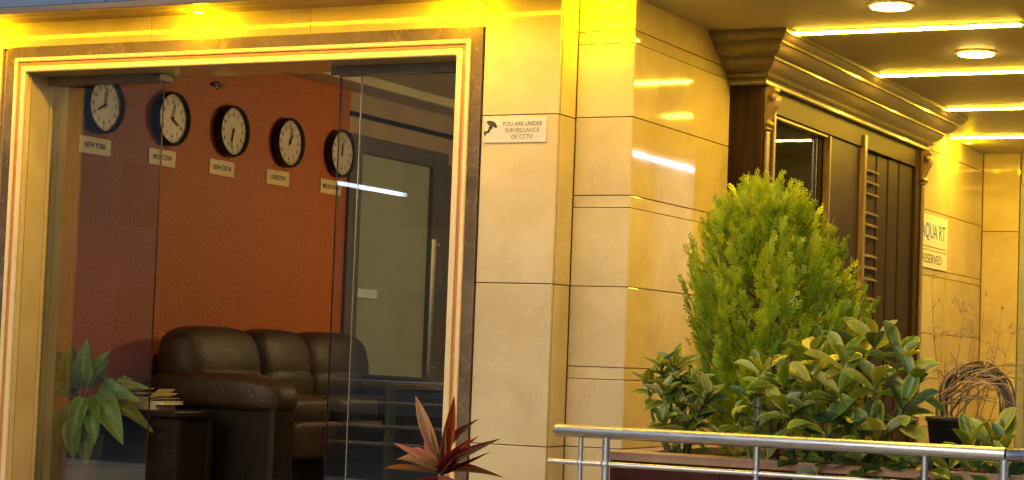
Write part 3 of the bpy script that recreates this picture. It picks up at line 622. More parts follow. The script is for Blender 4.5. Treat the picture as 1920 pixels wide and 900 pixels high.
# ================================================================== LIGHTS IN THE CEILING
LEDL = ['warm light strip in the ceiling nearest the street', 'second warm light strip in the ceiling, past the first downlight', 'third warm light strip in the ceiling', 'farthest warm light strip in the ceiling, above the end wall', 'added warm light strip out of view, lighting the plants and pillar']
for i, y in enumerate((1.46, 3.17, 4.92, 6.68, -0.27)):  # last strip is unseen, added to light the plants and pillar side
    x0, x1 = (-3.74, -2.44)
    if i == 3: x0 = -4.15
    e = empty('ceiling_light_strip', ((x0+x1)/2, y, ZC), LEDL[i], 'light strip', 'ceiling light strips')
    box('housing', 'ceiling_edge', (x0-0.01, x1+0.01, y-0.045, y+0.045, ZC-0.006, ZC-0.0005), e)
    box('diffuser', 'led', (x0, x1, y-0.032, y+0.032, ZC-0.014, ZC-0.0065), e)
for i, (x, y) in enumerate(((-2.96, 0.73), (-2.91, 2.39), (-2.98, -0.93))):
    e = empty('ceiling_downlight', (x, y, ZC), ['round glowing downlight at the top edge, nearest the street', 'round glowing downlight between the first two light strips', 'round downlight in the ceiling over the planter'][i], 'downlight', 'round ceiling downlights')
    MB().lathe([(0.125, ZC-0.0005), (0.125, ZC-0.008), (0.105, ZC-0.014)], (x, y, 0), n=36).build('ring', 'ceiling_edge', e)
    MB().lathe([(0.103, ZC-0.0145), (0.103, ZC-0.020), (0.09, ZC-0.023)], (x, y, 0), n=36).build('lens', 'down', e)
def wash(x, y, label, power, zl=None):
    zl = zl or ZC-0.010
    e = empty('wall_wash_spot', (x, y, zl), label, 'spotlight', 'amber wall washing spotlights')
    MB().lathe([(0.034, zl+0.0035), (0.034, zl-0.003), (0.028, zl-0.006)], (x, y, 0), n=24).build('ring', 'steel', e)
    MB().lathe([(0.026, zl-0.0065), (0.024, zl-0.0085)], (x, y, 0), n=24).build('lens', 'wash', e)
    ld = bpy.data.lights.new('spot_lamp', 'POINT'); ld.energy = power; ld.color = (1.0, 0.60, 0.0); ld.shadow_soft_size = 0.025
    lo = bpy.data.objects.new('spot_lamp', ld); col.objects.link(lo); lo.parent = e; lo.location = (0, 0, -0.045)
    return e
P0 = 7.0
wash(-8.38, -0.10, 'amber spotlight washing the wall above the left end of the door frame', P0)
wash(-6.80, -0.10, 'amber spotlight washing the wall above the middle of the door frame', P0)
wash(-5.09, -0.10, 'amber spotlight washing the wall above the right end of the door frame', P0)
wash(-4.34, 0.11, 'amber spotlight washing the stone pillar', P0*1.4, ZC-0.010)
wash(-4.08, 7.0, 'amber spotlight washing the far porch wall past the portal', P0*0.7)
# cool tube on the opposite wall, mirrored in the polished stone
e = empty('cool_tube_lamp', (-2.0, 5.9, 2.47), 'cool white tube lamp hung under the porch ceiling', 'tube lamp')
box('batten', 'white_board', (-2.03, -1.97, 4.8, 7.0, 2.49, 2.53), e); MB().tube([(-2.0, 4.82, 2.472), (-2.0, 6.98, 2.472)], 0.014, 10).build('tube', 'tube', e)
for yy in (5.1, 6.7): MB().tube([(-2.0, yy, 2.53), (-2.0, yy, 2.717)], 0.006, 6).build('hanger', 'steel', e)

# ================================================================== SIGNS
sg = empty('surveillance_sign', (-4.78, -0.004, 1.94), 'brushed metal sign reading YOU ARE UNDER SURVEILLANCE OF CCTV', 'sign')
box('plate', 'sign_plate', (-4.966, -4.594, -0.0055, -0.0005, 1.941, 2.072), sg, bevel=0.001)
for k, tx in enumerate(('YOU ARE UNDER', 'SURVEILLANCE', 'OF CCTV')):
    text('lettering', tx, 0.033, (-4.738, -0.0062, 2.040-0.0345*k), FACE_NEG_Y, 'sign_ink', sg, sx=0.93, thick=0.0003, bold=0.0)
ic = MB()
def blob(cx, cz, a, b, rot, n=14):
    pts = []
    for k in range(n):
        t = 2*math.pi*k/n; px, pz = a*math.cos(t), b*math.sin(t)
        pts.append((cx+px*math.cos(rot)-pz*math.sin(rot), cz+px*math.sin(rot)+pz*math.cos(rot)))
    ic.prism(pts, 'y', -0.0072, -0.0057)
blob(-4.922, 2.045, 0.030, 0.014, R(-18)); blob(-4.898, 2.030, 0.012, 0.008, R(-30)); blob(-4.926, 2.024, 0.012, 0.010, 0); blob(-4.936, 2.008, 0.007, 0.016, R(-20)); blob(-4.948, 1.998, 0.016, 0.006, R(25)); blob(-4.960, 1.992, 0.005, 0.016, R(5))
ic.build('camera_symbol', 'ink', sg)
s2 = empty('white_notice_board', (-4.19, 6.2, 1.63), 'white notice with blue lettering on the stone wall past the portal', 'sign')
box('upper_plate', 'white_board', (-4.1925, -4.180, 5.60, 6.77, 1.775, 2.055), s2, bevel=0.002)
box('lower_plate', 'white_board', (-4.1925, -4.180, 5.60, 6.77, 1.630, 1.768), s2, bevel=0.002)
text('lettering', 'AQUA RT', 0.17, (-4.1795, 6.33, 1.92), FACE_POS_X, 'blue_ink', s2)
text('lettering', 'RESERVED', 0.10, (-4.1795, 6.30, 1.70), FACE_POS_X, 'grey_ink', s2, sx=1.35)
box('rule_line', 'grey_ink', (-4.1797, -4.1790, 5.7, 6.70, 1.795, 1.803), s2)

# ================================================================== PLANTER AND RAILING
pt = empty('planter_box', (-2.7, -0.2, 0), 'maroon tiled planter with stone coping behind the steel handrail', 'planter')
PX0, PX1, PYF, PYB = -3.72, -1.55, -1.02, 0.75
for k in range(4): box('front_tile', 'maroon', (PX0+0.54*k+0.002, PX0+0.54*(k+1)-0.002, PYF, PYF+0.02, FL, 0.345), pt, bevel=0.002)
MB().box(PX0+0.01, PX1, PYF+0.021, PYF+0.12, FL, 0.344).box(PX0, PX0+0.1, PYF+0.121, PYB, FL, 0.344).box(PX0+0.1, PX1, PYB-0.1, PYB, FL, 0.344).build('wall_core', 'maroon', pt)
for k in range(3): box('coping_slab', 'coping', (PX0-0.02+0.74*k+0.002, PX0-0.02+0.74*(k+1)-0.002, PYF-0.03, PYF+0.15, 0.346, 0.386), pt, bevel=0.004)
box('coping_slab', 'coping', (PX0-0.02, PX0+0.13, PYF+0.152, PYB, 0.346, 0.386), pt, bevel=0.004)
box('soil', 'soil', (PX0+0.101, PX1, PYF+0.121, PYB-0.101, 0.05, 0.33), pt)
def railing(name, label, xa, xb, y, zt, bars, posts, rt=0.029, rb=0.012, yb=None, closed=True):
    e = empty(name, ((xa+xb)/2, y, 0), label, 'handrail')
    MB().tube([(xa, y, zt), (xa+0.006, y, zt), (xb, y, zt)], [rt*0.8, rt, rt], 18).build('top_rail', 'steel', e); auto(e.children[-1], 50)
    for zb in bars: auto(MB().tube([(xa-0.03, y, zb), (xb, y, zb)], rb, 12).build('bar', 'steel', e), 50)
    for xp, rp in posts:
        p = auto(MB().tube([(xp, y, FL), (xp, y, zt-rt*0.6)], rp, 14).build('post', 'steel', e), 50)
        MB().lathe([(rp+0.02, FL+0.001), (rp+0.02, FL+0.008), (rp+0.004, FL+0.014)], (xp, y, 0), n=18).build('base_plate', 'steel', p)
        for zb in bars: MB().lathe([(rp+0.004, zb-0.012), (rp+0.006, zb), (rp+0.004, zb+0.012)], (xp, y, 0), n=14).build('collar', 'steel', p)
    return e
rl = railing('planter_handrail', 'polished steel handrail along the front of the planter', -3.915, -1.87, -1.2, 0.475, [0.333, 0.18], [(-3.785, 0.011), (-3.66, 0.017), (-2.945, 0.013), (-2.205, 0.013), (-1.875, 0.018)])
auto(MB().tube([(-1.87, -1.2, 0.472), (-1.84, -1.19, 0.472), (-1.825, -1.15, 0.472), (-1.82, -0.3, 0.472)], 0.027, 16).build('return_rail', 'steel', rl), 60)
railing('forecourt_handrail', 'steel railing at the left edge of the forecourt steps', -9.6, -6.6, -3.0, 0.56, [0.42, 0.245, 0.112], [(-9.5, 0.02), (-8.5, 0.02), (-7.5, 0.02), (-6.65, 0.02)])
# street lamp tube mirrored in the door glass
e = empty('forecourt_tube_lamp', (-8.3, -3.9, -0.85), 'cool white tube lamp on a post beside the forecourt', 'tube lamp')
MB().tube([(-8.3, -2.86, -0.85), (-8.3, -2.86, 2.12)], 0.025, 10).build('post', 'black', e)
MB().tube([(-8.3, -4.45, 2.115), (-8.3, -2.9, 2.115)], 0.016, 10).build('tube', 'tube', e)
box('batten', 'black', (-8.32, -8.28, -4.47, -2.84, 2.135, 2.16), e)

# ================================================================== PLANTS
def leaf_mesh(name, kind, curl=0.25, fold=0.12, wave=0.0, rows=7):
    """leaf along +Y, length 1, width 1 (scaled per object), normal +Z"""
    cols = (-1.0, -0.5, 0.0, 0.5, 1.0); vs = []; uvs = []
    for i in range(rows+1):
        t = i/rows
        if kind == 'paddle': w = 0.5*(0.10 + 0.90*math.sin(math.pi*min(1, t**1.35*0.94))**0.75) if t > 0 else 0.05
        elif kind == 'lance': w = 0.5*(math.sin(math.pi*(0.04+0.96*t)**0.85)**0.9)
        else: w = 0.5*math.sin(math.pi*(0.03+0.97*t)**0.7)**0.8
        if i == rows: w = 0.012 if kind != 'paddle' else 0.10
        for c in cols:
            vs.append((w*c, t, fold*abs(c)*w*1.6 - curl*t*t + wave*math.sin(t*9+c*2)*abs(c)*0.5)); uvs.append((0.5+0.5*c*(0.98), t))
    n = len(cols); fs = [(i*n+k, i*n+k+1, (i+1)*n+k+1, (i+1)*n+k) for i in range(rows) for k in range(n-1)]
    me = bpy.data.meshes.new(name); me.from_pydata(vs, [], fs)
    uv = me.uv_layers.new(name='UVMap')
    for lp in me.loops: uv.data[lp.index].uv = uvs[lp.vertex_index]
    me.polygons.foreach_set('use_smooth', [True]*len(me.polygons)); return me
def leaf_set(kind, mats, params, tag_):
    return {m: [(lambda me: (me.materials.append(M[m]), me)[1])(leaf_mesh('leaf_%s' % tag_, kind, *p)) for p in params] for m in mats}
def place_leaf(mesh, parent, base, d, up, length, width, name='leaf'):
    d = Vector(d).normalized(); up = Vector(up); z = (up - d*up.dot(d))
    if z.length < 1e-3: z = Vector((1, 0, 0)) - d*d.x
    z.normalize(); x = d.cross(z)
    m = Matrix((x*width, d*length, z*length)).transposed().to_4x4(); m.translation = Vector(base) - WO[parent.name]
    o = bpy.data.objects.new(name, mesh); col.objects.link(o); o.parent = parent; o.matrix_local = m
    return o
def rosette(par, leaves, c, axis, n, ln, wd, spread=(0.5, 1.35), mats=None, up_bias=0.0):
    axis = Vector(axis).normalized(); a = axis.orthogonal().normalized(); b = axis.cross(a)
    ph0 = random.uniform(0, 6.28)
    for k in range(n):
        ph = ph0 + k*2.4 + random.uniform(-0.25, 0.25); th = spread[0] + (spread[1]-spread[0])*(k+0.5)/n + random.uniform(-0.12, 0.12)
        rd = a*math.cos(ph) + b*math.sin(ph); d = axis*math.cos(th) + rd*math.sin(th)
        s = random.uniform(0.72, 1.12)*(0.75+0.35*math.sin(math.pi*min(1, (k+1.2)/n*0.8)))
        mset = leaves[random.choices(list(leaves), weights=mats)[0]] if mats else leaves[random.choice(list(leaves))]
        up = axis*1.0 - rd*0.2 + Vector((0.12, -0.55, 0.35)) + Vector((random.uniform(-.3, .3), random.uniform(-.3, .3), 0))
        place_leaf(random.choice(mset), par, Vector(c) - axis*0.012*k, d, up, ln*s, wd*s*random.uniform(0.85, 1.1))
def stem_to(mb, a, b, r0=0.010, r1=0.005):
    a = Vector(a); b = Vector(b); mid = (a+b)/2 + Vector((random.uniform(-.03, .03), random.uniform(-.03, .03), 0.02))
    mb.tube([a, a*0.6+mid*0.4, mid, mid*0.4+b*0.6, b], [r0, r0*0.9, (r0+r1)/2, r1*1.1, r1], 6)

# ---- paddle leaved shrub, on the planter behind the rail
PAD = leaf_set('paddle', ['clusia', 'clusia_pale', 'clusia_dark'], [(0.18, 0.18), (0.32, 0.10), (0.08, 0.25), (-0.06, 0.16)], 'paddle')
def shrub(name, label, base, heads, ln, wd, leaves, weights, n=(6, 9), spread=(0.55, 1.6), stem='stem_green'):
    e = empty(name, base, label, 'shrub'); mb = MB()
    for hx, hy, hz in heads:
        stem_to(mb, (base[0]+(hx-base[0])*0.25, base[1]+(hy-base[1])*0.25, base[2]), (hx, hy, hz))
    st = mb.build('stems', stem, e, smooth=True)
    for hx, hy, hz in heads:
        ax = Vector(((hx-base[0])*0.9, (hy-base[1])*0.9-0.12, 0.45+0.2*random.random()))
        rosette(e, leaves, (hx, hy, hz), ax, random.randint(*n), ln, wd, spread, weights)
    return e
big_heads = [(-2.55, -0.80, 0.93), (-2.68, -0.86, 0.84), (-2.82, -0.84, 0.86), (-2.44, -0.78, 0.86), (-2.36, -0.84, 0.76), (-2.50, -0.92, 0.74), (-2.66, -0.95, 0.70),
             (-2.80, -0.92, 0.72), (-2.94, -0.88, 0.72), (-2.38, -0.93, 0.64), (-2.58, -0.98, 0.58), (-2.76, -0.99, 0.58), (-2.90, -0.97, 0.60), (-2.47, -0.98, 0.52), (-2.62, -0.72, 0.90), (-2.70, -0.99, 0.50)]
shrub('paddle_leaf_shrub', 'large glossy paddle leaved shrub with yellow edged leaves before the conifer', (-2.60, -0.82, 0.33), big_heads, 0.178, 0.076, PAD, (5, 4, 2), n=(7, 9))
shrub('paddle_leaf_shrub', 'low paddle leaved shrub with pale rims left of the biggest shrub', (-3.06, -0.86, 0.33),
      [(-3.10, -0.88, 0.66), (-3.02, -0.84, 0.72), (-3.16, -0.90, 0.56), (-3.04, -0.94, 0.55), (-2.98, -0.90, 0.62), (-3.06, -0.86, 0.79)], 0.135, 0.052, PAD, (5, 3, 2), n=(6, 7))
shrub('paddle_leaf_shrub', 'small paddle leaved plant at the right end of the steel handrail', (-1.99, -0.92, 0.33),
      [(-1.99, -0.92, 0.52), (-2.07, -0.96, 0.49), (-1.93, -0.96, 0.49)], 0.175, 0.068, PAD, (5, 5, 1), n=(5, 7), spread=(0.4, 1.5))
SML = leaf_set('oval', ['small_leaf', 'clusia_dark'], [(0.2, 0.15), (0.05, 0.2), (0.35, 0.1)], 'oval')
shrub('leafy_shrub', 'small leafy plant at the left end of the planter, below the conifer', (-3.56, -0.55, 0.33),
      [(-3.66, -0.58, 0.77), (-3.58, -0.60, 0.80), (-3.50, -0.58, 0.72), (-3.62, -0.64, 0.66), (-3.52, -0.66, 0.60), (-3.44, -0.64, 0.58), (-3.60, -0.68, 0.54), (-3.48, -0.70, 0.50), (-3.40, -0.62, 0.66), (-3.56, -0.60, 0.70), (-3.72, -0.60, 0.70)],
      0.14, 0.056, SML, (8, 1), n=(7, 9), spread=(0.5, 1.5))
shrub('leafy_shrub', 'dark leafy fill plants between the bars under the handrail', (-2.35, -0.88, 0.33),
      [(-2.30, -1.03, 0.40), (-2.42, -1.05, 0.395), (-2.14, -1.04, 0.395), (-2.05, -1.05, 0.40), (-2.22, -1.06, 0.39), (-2.55, -1.04, 0.40), (-2.70, -1.05, 0.395), (-1.92, -1.03, 0.395), (-2.82, -1.04, 0.395)], 0.14, 0.062, PAD, (2, 1, 5), n=(6, 8), spread=(0.8, 1.9))
# little pink flower above the low shrub
fl = empty('pink_flower', (-3.0, -0.86, 0.80), 'tiny pink flower sprig above the low paddle leaved shrub', 'flower')
MB().tube([(-3.03, -0.86, 0.74), (-3.01, -0.87, 0.80), (-3.0, -0.87, 0.845)], 0.003, 6).build('stalk', 'stem_green', fl)
PINK = leaf_set('oval', ['cord_pink'], [(0.3, 0.1)], 'petal')
for k in range(7):
    a = k*0.9; place_leaf(PINK['cord_pink'][0], fl, (-3.0, -0.87, 0.84), (math.cos(a), math.sin(a), 0.5), (0, 0, 1), 0.034, 0.020, 'petal')

# ---- conifer
def conifer(cx, cy, zb, ztop):
    e = empty('conifer_shrub', (cx, cy, 0.33), 'tall pointed bright green conifer in the planter before the wooden portal', 'conifer')
    MB().tube([(cx, cy, 0.33), (cx+0.01, cy, 0.8), (cx-0.03, cy, 1.25), (cx-0.06, cy, 1.6)], [0.03, 0.024, 0.014, 0.004], 8).build('trunk', 'bark', e, smooth=True)
    # flat feathery spray template: stem + alternate tapering branchlets (u across, v along)
    def spray(seed):
        rg = np.random.default_rng(seed); V = []; F = []; T = []
        def strip(p, q, w0, w1, t0, t1, off):
            d = np.array(q)-np.array(p); nrm = np.array([-d[1], d[0]])/(np.hypot(*d)+1e-9); k = len(V)
            for s_, w, t in ((p, w0, t0), (q, w1, t1)):
                for sg in (-1, 1): V.append((s_[0]+nrm[0]*w*sg, s_[1]+nrm[1]*w*sg, off)); T.append(t)
            F.append((k, k+1, k+3, k+2))
        strip((0, 0), (0, 0.55), 0.020, 0.020, 0.2, 0.4, 0); strip((0, 0.55), (0, 1.0), 0.020, 0.010, 0.4, 1.0, 0)
        for i in range(8):
            t = 0.12+0.80*i/7; sd_ = 1 if i % 2 else -1; L = 0.42*(math.sin(math.pi*(0.18+0.75*t))**0.8)*rg.uniform(0.75, 1.15); a = rg.uniform(0.45, 0.75)
            p = np.array([0, t]); q = p + L*np.array([sd_*math.sin(a), math.cos(a)]); off = rg.uniform(-0.05, 0.05)
            strip(p, (p+q)/2, 0.020, 0.040, 0.3+0.3*t, 0.5+0.3*t, off*0.5); strip((p+q)/2, q, 0.040, 0.014, 0.5+0.3*t, 0.95, off)
            for j in range(2):
                u = 0.38+0.30*j; pp = p+(q-p)*u; a2 = a + (0.7 if j % 2 else -0.7)*1.0; L2 = L*0.34
                qq = pp + L2*np.array([sd_*math.sin(a2), math.cos(a2)]); strip(pp, qq, 0.030, 0.012, 0.5, 0.9, off)
        return np.array(V), np.array(F), np.array(T)
    temps = [spray(s_) for s_ in range(5)]
    zs_ = np.array([0.36, 0.55, 0.80, 1.05, 1.30, 1.50, 1.62, 1.72]); rs_ = np.array([0.36, 0.46, 0.50, 0.49, 0.39, 0.265, 0.15, 0.02])
    AV = []; AF = []; AT = []; off = 0
    def put(base, d, nrm, size, tone):
        nonlocal off
        V, F, T = temps[rng.integers(5)]
        d = d/np.linalg.norm(d); nrm = nrm - d*np.dot(nrm, d); nrm /= np.linalg.norm(nrm)+1e-9; x = np.cross(d, nrm)
        bend = V[:, 1]**2*0.18
        AV.append(base + size*(V[:, :1]*x*0.85 + V[:, 1:2]*d + (V[:, 2]+0)[:, None]*nrm - bend[:, None]*nrm*rng.uniform(-1, 1)))
        AF.append(F+off); AT.append(np.clip(tone + 0.45*(T-0.5), 0, 1)); off += len(V)
    n_pl = 215
    for k in range(n_pl):
        z = 0.42 + (1.60-0.42)*((k+0.5)/n_pl)**0.92; ph = k*2.39996 + rng.uniform(-0.3, 0.3)
        Rz = np.interp(z, zs_, rs_)*rng.uniform(0.66, 1.05); c = np.array([cx-0.07*(z-0.33), cy, 0])
        # lopsided outline: shoulder to the left low down, fuller right flank
        lop = 1.0 + (0.15*math.cos(ph) if 0.55 < z < 1.2 else 0.03*math.cos(ph)) + 0.10*math.sin(ph*2+z*5)
        Rz *= lop; rad = np.array([math.cos(ph), math.sin(ph), 0]); H = rng.uniform(0.20, 0.33)*(0.75 if z > 1.4 else 1)
        tone = rng.uniform(0.26, 0.72); n_s = 26
        tip = c + rad*Rz*0.92 + np.array([0, 0, z+H*0.5]); root = c + rad*Rz*0.74 + np.array([0, 0, z-H*0.5])
        rz_tip = np.interp(tip[2], zs_, rs_); 
        hor = tip[:2]-c[:2]; hl = np.hypot(*hor)
        if hl > rz_tip*1.1 and hl > 0: tip[:2] = c[:2] + hor/hl*(rz_tip*1.02)
        for j in range(n_s):
            t = (j+0.3)/n_s; p = root + (tip-root)*t + rng.normal(0, 0.018, 3)*(1.25-t)
            ww = math.sin(math.pi*(0.15+0.75*t)); side = np.cross(rad, [0, 0, 1.0]); a = rng.uniform(-1, 1)*0.75*ww
            d = np.array([0, 0, 1.0])*1.0 + rad*(0.38+0.35*rng.random()) + side*a
            nr = rad*0.75 + side*rng.uniform(-0.9, 0.9) + np.array([0, 0, 0.2])
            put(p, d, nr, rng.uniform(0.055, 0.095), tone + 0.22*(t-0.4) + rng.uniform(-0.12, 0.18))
    tw = MB()
    for k in range(46):
        z = rng.uniform(0.45, 1.45); ph = rng.uniform(0, 6.28); r_ = np.interp(z+0.12, zs_, rs_)*0.8; c = np.array([cx-0.07*(z-0.33), cy, z])
        q = c + np.array([math.cos(ph)*r_, math.sin(ph)*r_, 0.20]); tw.tube([c, (c+q)/2+np.array([0, 0, -0.02]), q], [0.007, 0.005, 0.002], 5)
    tw.build('branches', 'bark', e, smooth=True)
    for k in range(420):                                 # inner shoots
        z = rng.uniform(0.42, 1.45); ph = rng.uniform(0, 6.28); r_ = np.interp(z, zs_, rs_)*rng.uniform(0.25, 0.7)
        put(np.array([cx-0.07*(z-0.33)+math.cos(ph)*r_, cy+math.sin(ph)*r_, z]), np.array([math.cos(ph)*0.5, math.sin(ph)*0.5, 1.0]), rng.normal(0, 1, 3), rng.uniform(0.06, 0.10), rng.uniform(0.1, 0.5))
    for sx_, zt_, ln_ in ((-0.125, 1.735, 0.24), (-0.055, 1.70, 0.22), (-0.17, 1.63, 0.22), (0.01, 1.63, 0.20), (-0.09, 1.66, 0.2), (0.06, 1.56, 0.2), (-0.22, 1.52, 0.2), (0.11, 1.48, 0.2), (0.20, 1.38, 0.2), (-0.30, 1.36, 0.2), (0.29, 1.25, 0.2), (-0.38, 1.22, 0.18), (-0.44, 1.06, 0.18), (0.40, 1.12, 0.18), (0.46, 1.0, 0.18)):
        yo = rng.uniform(-0.08, 0.02)
        for j in range(16):
            t = j/15; p = np.array([cx+sx_*(0.86+0.14*t), cy+yo, zt_-ln_*(1-t)*0.95-0.06]) + rng.normal(0, 0.012, 3)*(1.1-t)
            put(p, np.array([sx_*0.6+rng.uniform(-.35, .35)*(1.1-t), rng.uniform(-.3, .3), 1.0]), rng.normal(0, 1, 3), rng.uniform(0.05, 0.08), rng.uniform(0.45, 0.8))
    for k in range(34):                                  # leader tips
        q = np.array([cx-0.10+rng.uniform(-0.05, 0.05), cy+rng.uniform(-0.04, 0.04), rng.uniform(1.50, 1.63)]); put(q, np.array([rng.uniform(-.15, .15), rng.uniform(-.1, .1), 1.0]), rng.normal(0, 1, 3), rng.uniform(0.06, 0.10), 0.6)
    me = bpy.data.meshes.new('foliage'); V = np.concatenate(AV)-np.array([cx, cy, 0.33]); F = np.concatenate(AF); T = np.concatenate(AT)
    me.from_pydata(V.tolist(), [], F.tolist()); at = me.attributes.new('tone', 'FLOAT', 'POINT'); at.data.foreach_set('value', T.astype(np.float32))
    me.materials.append(M['cypress']); o = bpy.data.objects.new('foliage', me); col.objects.link(o); o.parent = e; reg(o, (cx, cy, 0.33)); o['kind'] = 'stuff'
    return e
conifer(-3.24, -0.12, 0.36, 1.73)

# ---- red cordyline in front of the wall
cd = empty('cordyline_plant', (-4.45, -1.3, FL), 'red and cream strap leaved plant in front of the right jamb', 'plant')
MB().lathe([(0.09, FL), (0.12, FL+0.02), (0.15, 0.03), (0.155, 0.04), (0.145, 0.04), (0.135, 0.01)], (-4.45, -1.3, 0), n=28).build('pot', 'clay', cd, smooth=True)
MB().tube([(-4.45, -1.3, 0.0), (-4.452, -1.3, 0.22), (-4.448, -1.3, 0.33)], [0.014, 0.012, 0.009], 8).build('stem', 'cord_pink', cd, smooth=True)
CRD = leaf_set('lance', ['cord_red', 'cord_dark', 'cord_cream', 'cord_pink'], [(0.10, 0.35, 0.02), (0.34, 0.25, 0.03), (-0.08, 0.4, 0.03)], 'strap')
def px_leaf(mt, b, tip, w, var=0, up=(0.2, -1, 0.5)):
    b = Vector(b); tip = Vector(tip); d = tip-b; place_leaf(CRD[mt][var], cd, b, d, (up[0]+random.uniform(-.7, .7), up[1], up[2]+random.uniform(-.4, .5)), d.length, w*(0.95 if w > 0.05 else 0.75))
S = (-4.45, -1.3)
for mt, bz, tip, w, var in (
    ('cord_pink', 0.31, (-4.595, -1.31, 0.605), 0.062, 0), ('cord_red', 0.30, (-4.372, -1.33, 0.605), 0.060, 0), ('cord_cream', 0.29, (-4.510, -1.38, 0.475), 0.056, 1),
    ('cord_dark', 0.29, (-4.355, -1.25, 0.53), 0.040, 1), ('cord_cream', 0.29, (-4.380, -1.40, 0.455), 0.044, 0), ('cord_cream', 0.25, (-4.755, -1.32, 0.262), 0.036, 0),
    ('cord_cream', 0.25, (-4.640, -1.40, 0.40), 0.050, 1), ('cord_pink', 0.24, (-4.71, -1.28, 0.36), 0.034, 1), ('cord_pink', 0.24, (-4.665, -1.24, 0.41), 0.026, 1),
    ('cord_red', 0.26, (-4.265, -1.38, 0.42), 0.040, 0), ('cord_dark', 0.25, (-4.150, -1.33, 0.43), 0.026, 0), ('cord_dark', 0.24, (-4.225, -1.30, 0.35), 0.026, 1),
    ('cord_dark', 0.25, (-4.19, -1.22, 0.30), 0.022, 1), ('cord_pink', 0.22, (-4.22, -1.42, 0.20), 0.018, 1), ('cord_dark', 0.22, (-4.58, -1.45, 0.19), 0.018, 1),
    ('cord_red', 0.27, (-4.31, -1.20, 0.44), 0.034, 1), ('cord_cream', 0.26, (-4.47, -1.46, 0.34), 0.040, 1), ('cord_cream', 0.27, (-4.29, -1.36, 0.41), 0.024, 2), ('cord_pink', 0.27, (-4.53, -1.36, 0.37), 0.026, 1)):
    px_leaf(mt, (S[0]+random.uniform(-.008, .008), S[1]+random.uniform(-.008, .008), bz), tip, w, var)

# ---- house plant just inside the glass
hp = empty('potted_house_plant', (-8.16, 0.78, FL+0.006), 'broad leaved green house plant in a brown pot behind the left glass pane', 'plant')
MB().lathe([(0.10, FL+0.006), (0.12, FL+0.03), (0.145, 0.17), (0.155, 0.20), (0.14, 0.20), (0.13, 0.17)], (-8.22, 0.80, 0), n=28).build('pot', 'clay', hp, smooth=True)
HPL = leaf_set('oval', ['house_leaf'], [(0.45, 0.20, 0.04), (0.65, 0.15, 0.05), (0.25, 0.25, 0.03)], 'broad')
hstem = MB()
for (bx, by, bz), d, ln, wd, v in (((-8.05, 0.72, 0.46), (0.55, -0.2, -0.42), 0.36, 0.17, 0), ((-8.12, 0.70, 0.36), (0.25, -0.25, -0.9), 0.36, 0.16, 2), ((-8.22, 0.72, 0.50), (-0.05, -0.2, 0.9), 0.30, 0.16, 2),
        ((-8.20, 0.70, 0.40), (0.18, -0.3, -0.8), 0.30, 0.15, 2), ((-8.26, 0.74, 0.44), (-0.25, -0.1, 0.75), 0.30, 0.14, 0), ((-8.10, 0.82, 0.46), (0.5, 0.2, 0.25), 0.30, 0.12, 0),
        ((-8.16, 0.76, 0.38), (0.45, -0.2, -0.7), 0.30, 0.11, 1), ((-8.28, 0.68, 0.34), (-0.2, -0.3, -0.6), 0.28, 0.13, 2), ((-8.06, 0.86, 0.42), (0.75, 0.1, -0.2), 0.32, 0.10, 1), ((-8.2, 0.85, 0.5), (0.2, 0.3, 0.9), 0.24, 0.12, 0), ((-8.24, 0.66, 0.46), (-0.1, -0.4, 0.2), 0.26, 0.12, 1), ((-8.10, 0.66, 0.44), (0.1, -0.5, -0.5), 0.26, 0.12, 1), ((-8.16, 0.74, 0.52), (0.3, -0.2, 0.5), 0.24, 0.10, 1), ((-8.30, 0.70, 0.30), (0.1, -0.3, -0.7), 0.24, 0.11, 0), ((-8.12, 0.68, 0.54), (0.15, -0.3, 0.4), 0.24, 0.13, 1), ((-8.28, 0.72, 0.56), (-0.2, -0.2, 0.5), 0.24, 0.13, 1), ((-8.06, 0.68, 0.40), (0.4, -0.4, -0.5), 0.26, 0.12, 0), ((-8.20, 0.62, 0.36), (0.0, -0.4, -0.6), 0.26, 0.13, 1), ((-8.14, 0.62, 0.30), (0.2, -0.3, -0.8), 0.24, 0.12, 0), ((-8.02, 0.76, 0.48), (0.6, -0.1, 0.1), 0.22, 0.11, 1)):
    place_leaf(HPL['house_leaf'][v], hp, (bx, by, bz), d, (0.35, -0.75, 0.6), ln*0.95, wd*1.05)
    hstem.tube([(-8.22, 0.80, 0.19), ((bx-8.22)/2, (by+0.80)/2, bz*0.8+0.04), (bx, by, bz)], [0.007, 0.006, 0.004], 6)
hstem.build('stems', 'stem_green', hp, smooth=True)
for k in range(26):
    a = random.uniform(0, 6.28); place_leaf(HPL['house_leaf'][k % 3], hp, (-8.02+random.uniform(-.10, .12), 0.84+random.uniform(-.06, .06), 0.50+random.uniform(-.05, .07)), (math.cos(a), math.sin(a)*0.6, random.uniform(-.2, .6)), (0, -0.4, 1), random.uniform(0.05, 0.09), random.uniform(0.03, 0.05))

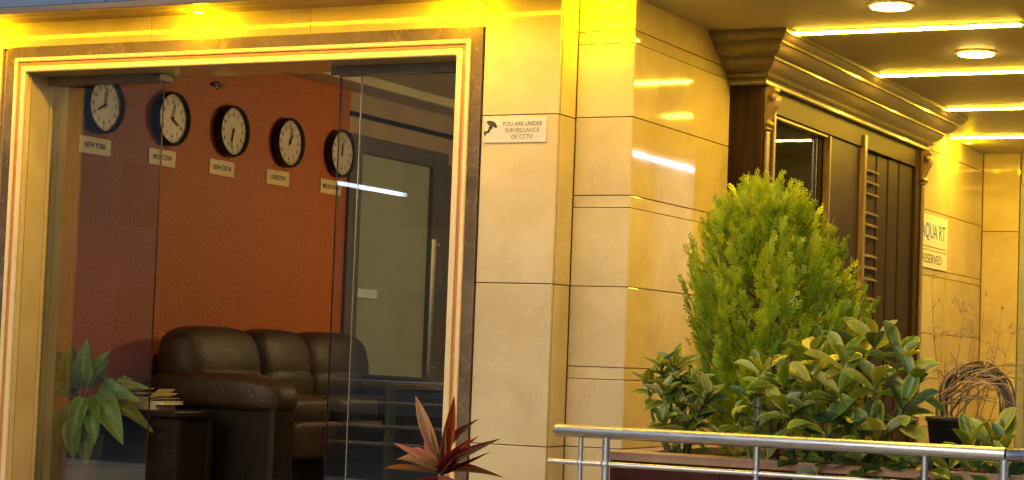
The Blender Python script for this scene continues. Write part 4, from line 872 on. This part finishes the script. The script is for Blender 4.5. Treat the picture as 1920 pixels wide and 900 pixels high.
# ---- dry twigs, vine hoop and dark pot at the right end of the planter
bp = empty('dark_flower_pot', (-2.32, -0.40, 0.33), 'small dark plastic pot behind the shrub at the right', 'flower pot')
MB().lathe([(0.06, 0.331), (0.088, 0.575), (0.096, 0.578), (0.096, 0.60), (0.085, 0.60), (0.078, 0.56)], (-2.32, -0.40, 0), n=28).build('pot', 'pot', bp, smooth=True)
MB().lathe([(0.076, 0.545), (0.076, 0.555)], (-2.32, -0.40, 0), n=20).build('soil', 'soil', bp)
hoop = empty('vine_hoop', (-2.36, 0.30, 0.33), 'arched hoop of twisted dry vine stems at the right of the planter', 'dry vine')
for k in range(22):
    ph = random.uniform(0, 6.28); rr = random.uniform(0.0, 0.042); tw = random.uniform(4, 8); pts = []
    for i in range(26):
        t = i/25; a = math.pi*(1.12-1.24*t); r_ = 0.150 + rr*math.cos(ph+tw*t)
        pts.append((-2.36+r_*1.05*math.cos(a), 0.30+rr*math.sin(ph+tw*t), 0.655+r_*1.12*math.sin(a) if math.sin(a) > 0 else 0.655+r_*2.4*math.sin(a)))
    MB().tube(pts, random.uniform(0.004, 0.008), 6).build('vine_strand', 'dry_dark' if k % 3 else 'dry', hoop, smooth=True)
tw_ = empty('dry_twigs', (-2.42, 0.28, 0.33), 'spray of thin dry twigs with buds rising against the far stone wall', 'dry plant')
buds = []
def twig(pts, r0):
    o = MB().tube(pts, [r0*(1-0.75*i/(len(pts)-1)) for i in range(len(pts))], 5).build('twig', 'dry', tw_, smooth=True); return o
for tx, tz, bx, ty in ((-2.60, 1.27, -2.48, 0.30), (-2.45, 1.10, -2.46, 0.28), (-2.40, 1.12, -2.44, 0.34), (-2.33, 1.20, -2.42, 0.30), (-2.22, 1.12, -2.38, 0.28), (-2.52, 1.0, -2.46, 0.25), (-2.17, 1.00, -2.36, 0.3), (-2.28, 1.02, -2.4, 0.36), (-2.37, 0.98, -2.42, 0.24)):
    n_ = 7; pts = []
    for i in range(n_):
        t = i/(n_-1); pts.append((bx+(tx-bx)*t**1.3+0.02*math.sin(t*5+tx*9), 0.28+(ty-0.28)*t, 0.33+(tz-0.33)*t))
    twig(pts, 0.005)
    for j in range(5):
        i = random.randint(3, n_-1); p = Vector(pts[i]); q = p + Vector((random.uniform(-.09, .09), random.uniform(-.05, .05), random.uniform(0.02, 0.09))); twig([p, (p+q)/2+Vector((0, 0, .008)), q], 0.0025); buds.append(q)
    buds.append(Vector(pts[-1]))
for k in range(12):                                     # loose stalks leaning over the hoop
    a = Vector((-2.50+random.uniform(-.05, .05), 0.22, 0.62+random.uniform(-.1, .1))); b = Vector((-2.12+random.uniform(-.12, .06), 0.18+random.uniform(-.1, .1), 0.72+random.uniform(-.12, .14)))
    twig([a, a*0.6+b*0.4+Vector((0, 0, .06)), a*0.25+b*0.75+Vector((0, 0, .05)), b], 0.0045)
for q in buds:
    for _ in range(2):
        c = q + Vector((random.uniform(-.012, .012), random.uniform(-.012, .012), random.uniform(-.012, .012)))
        MB().pillow(c, (0.006, 0.006, 0.009), 1.0, 6, 4).build('bud', 'bud', tw_)
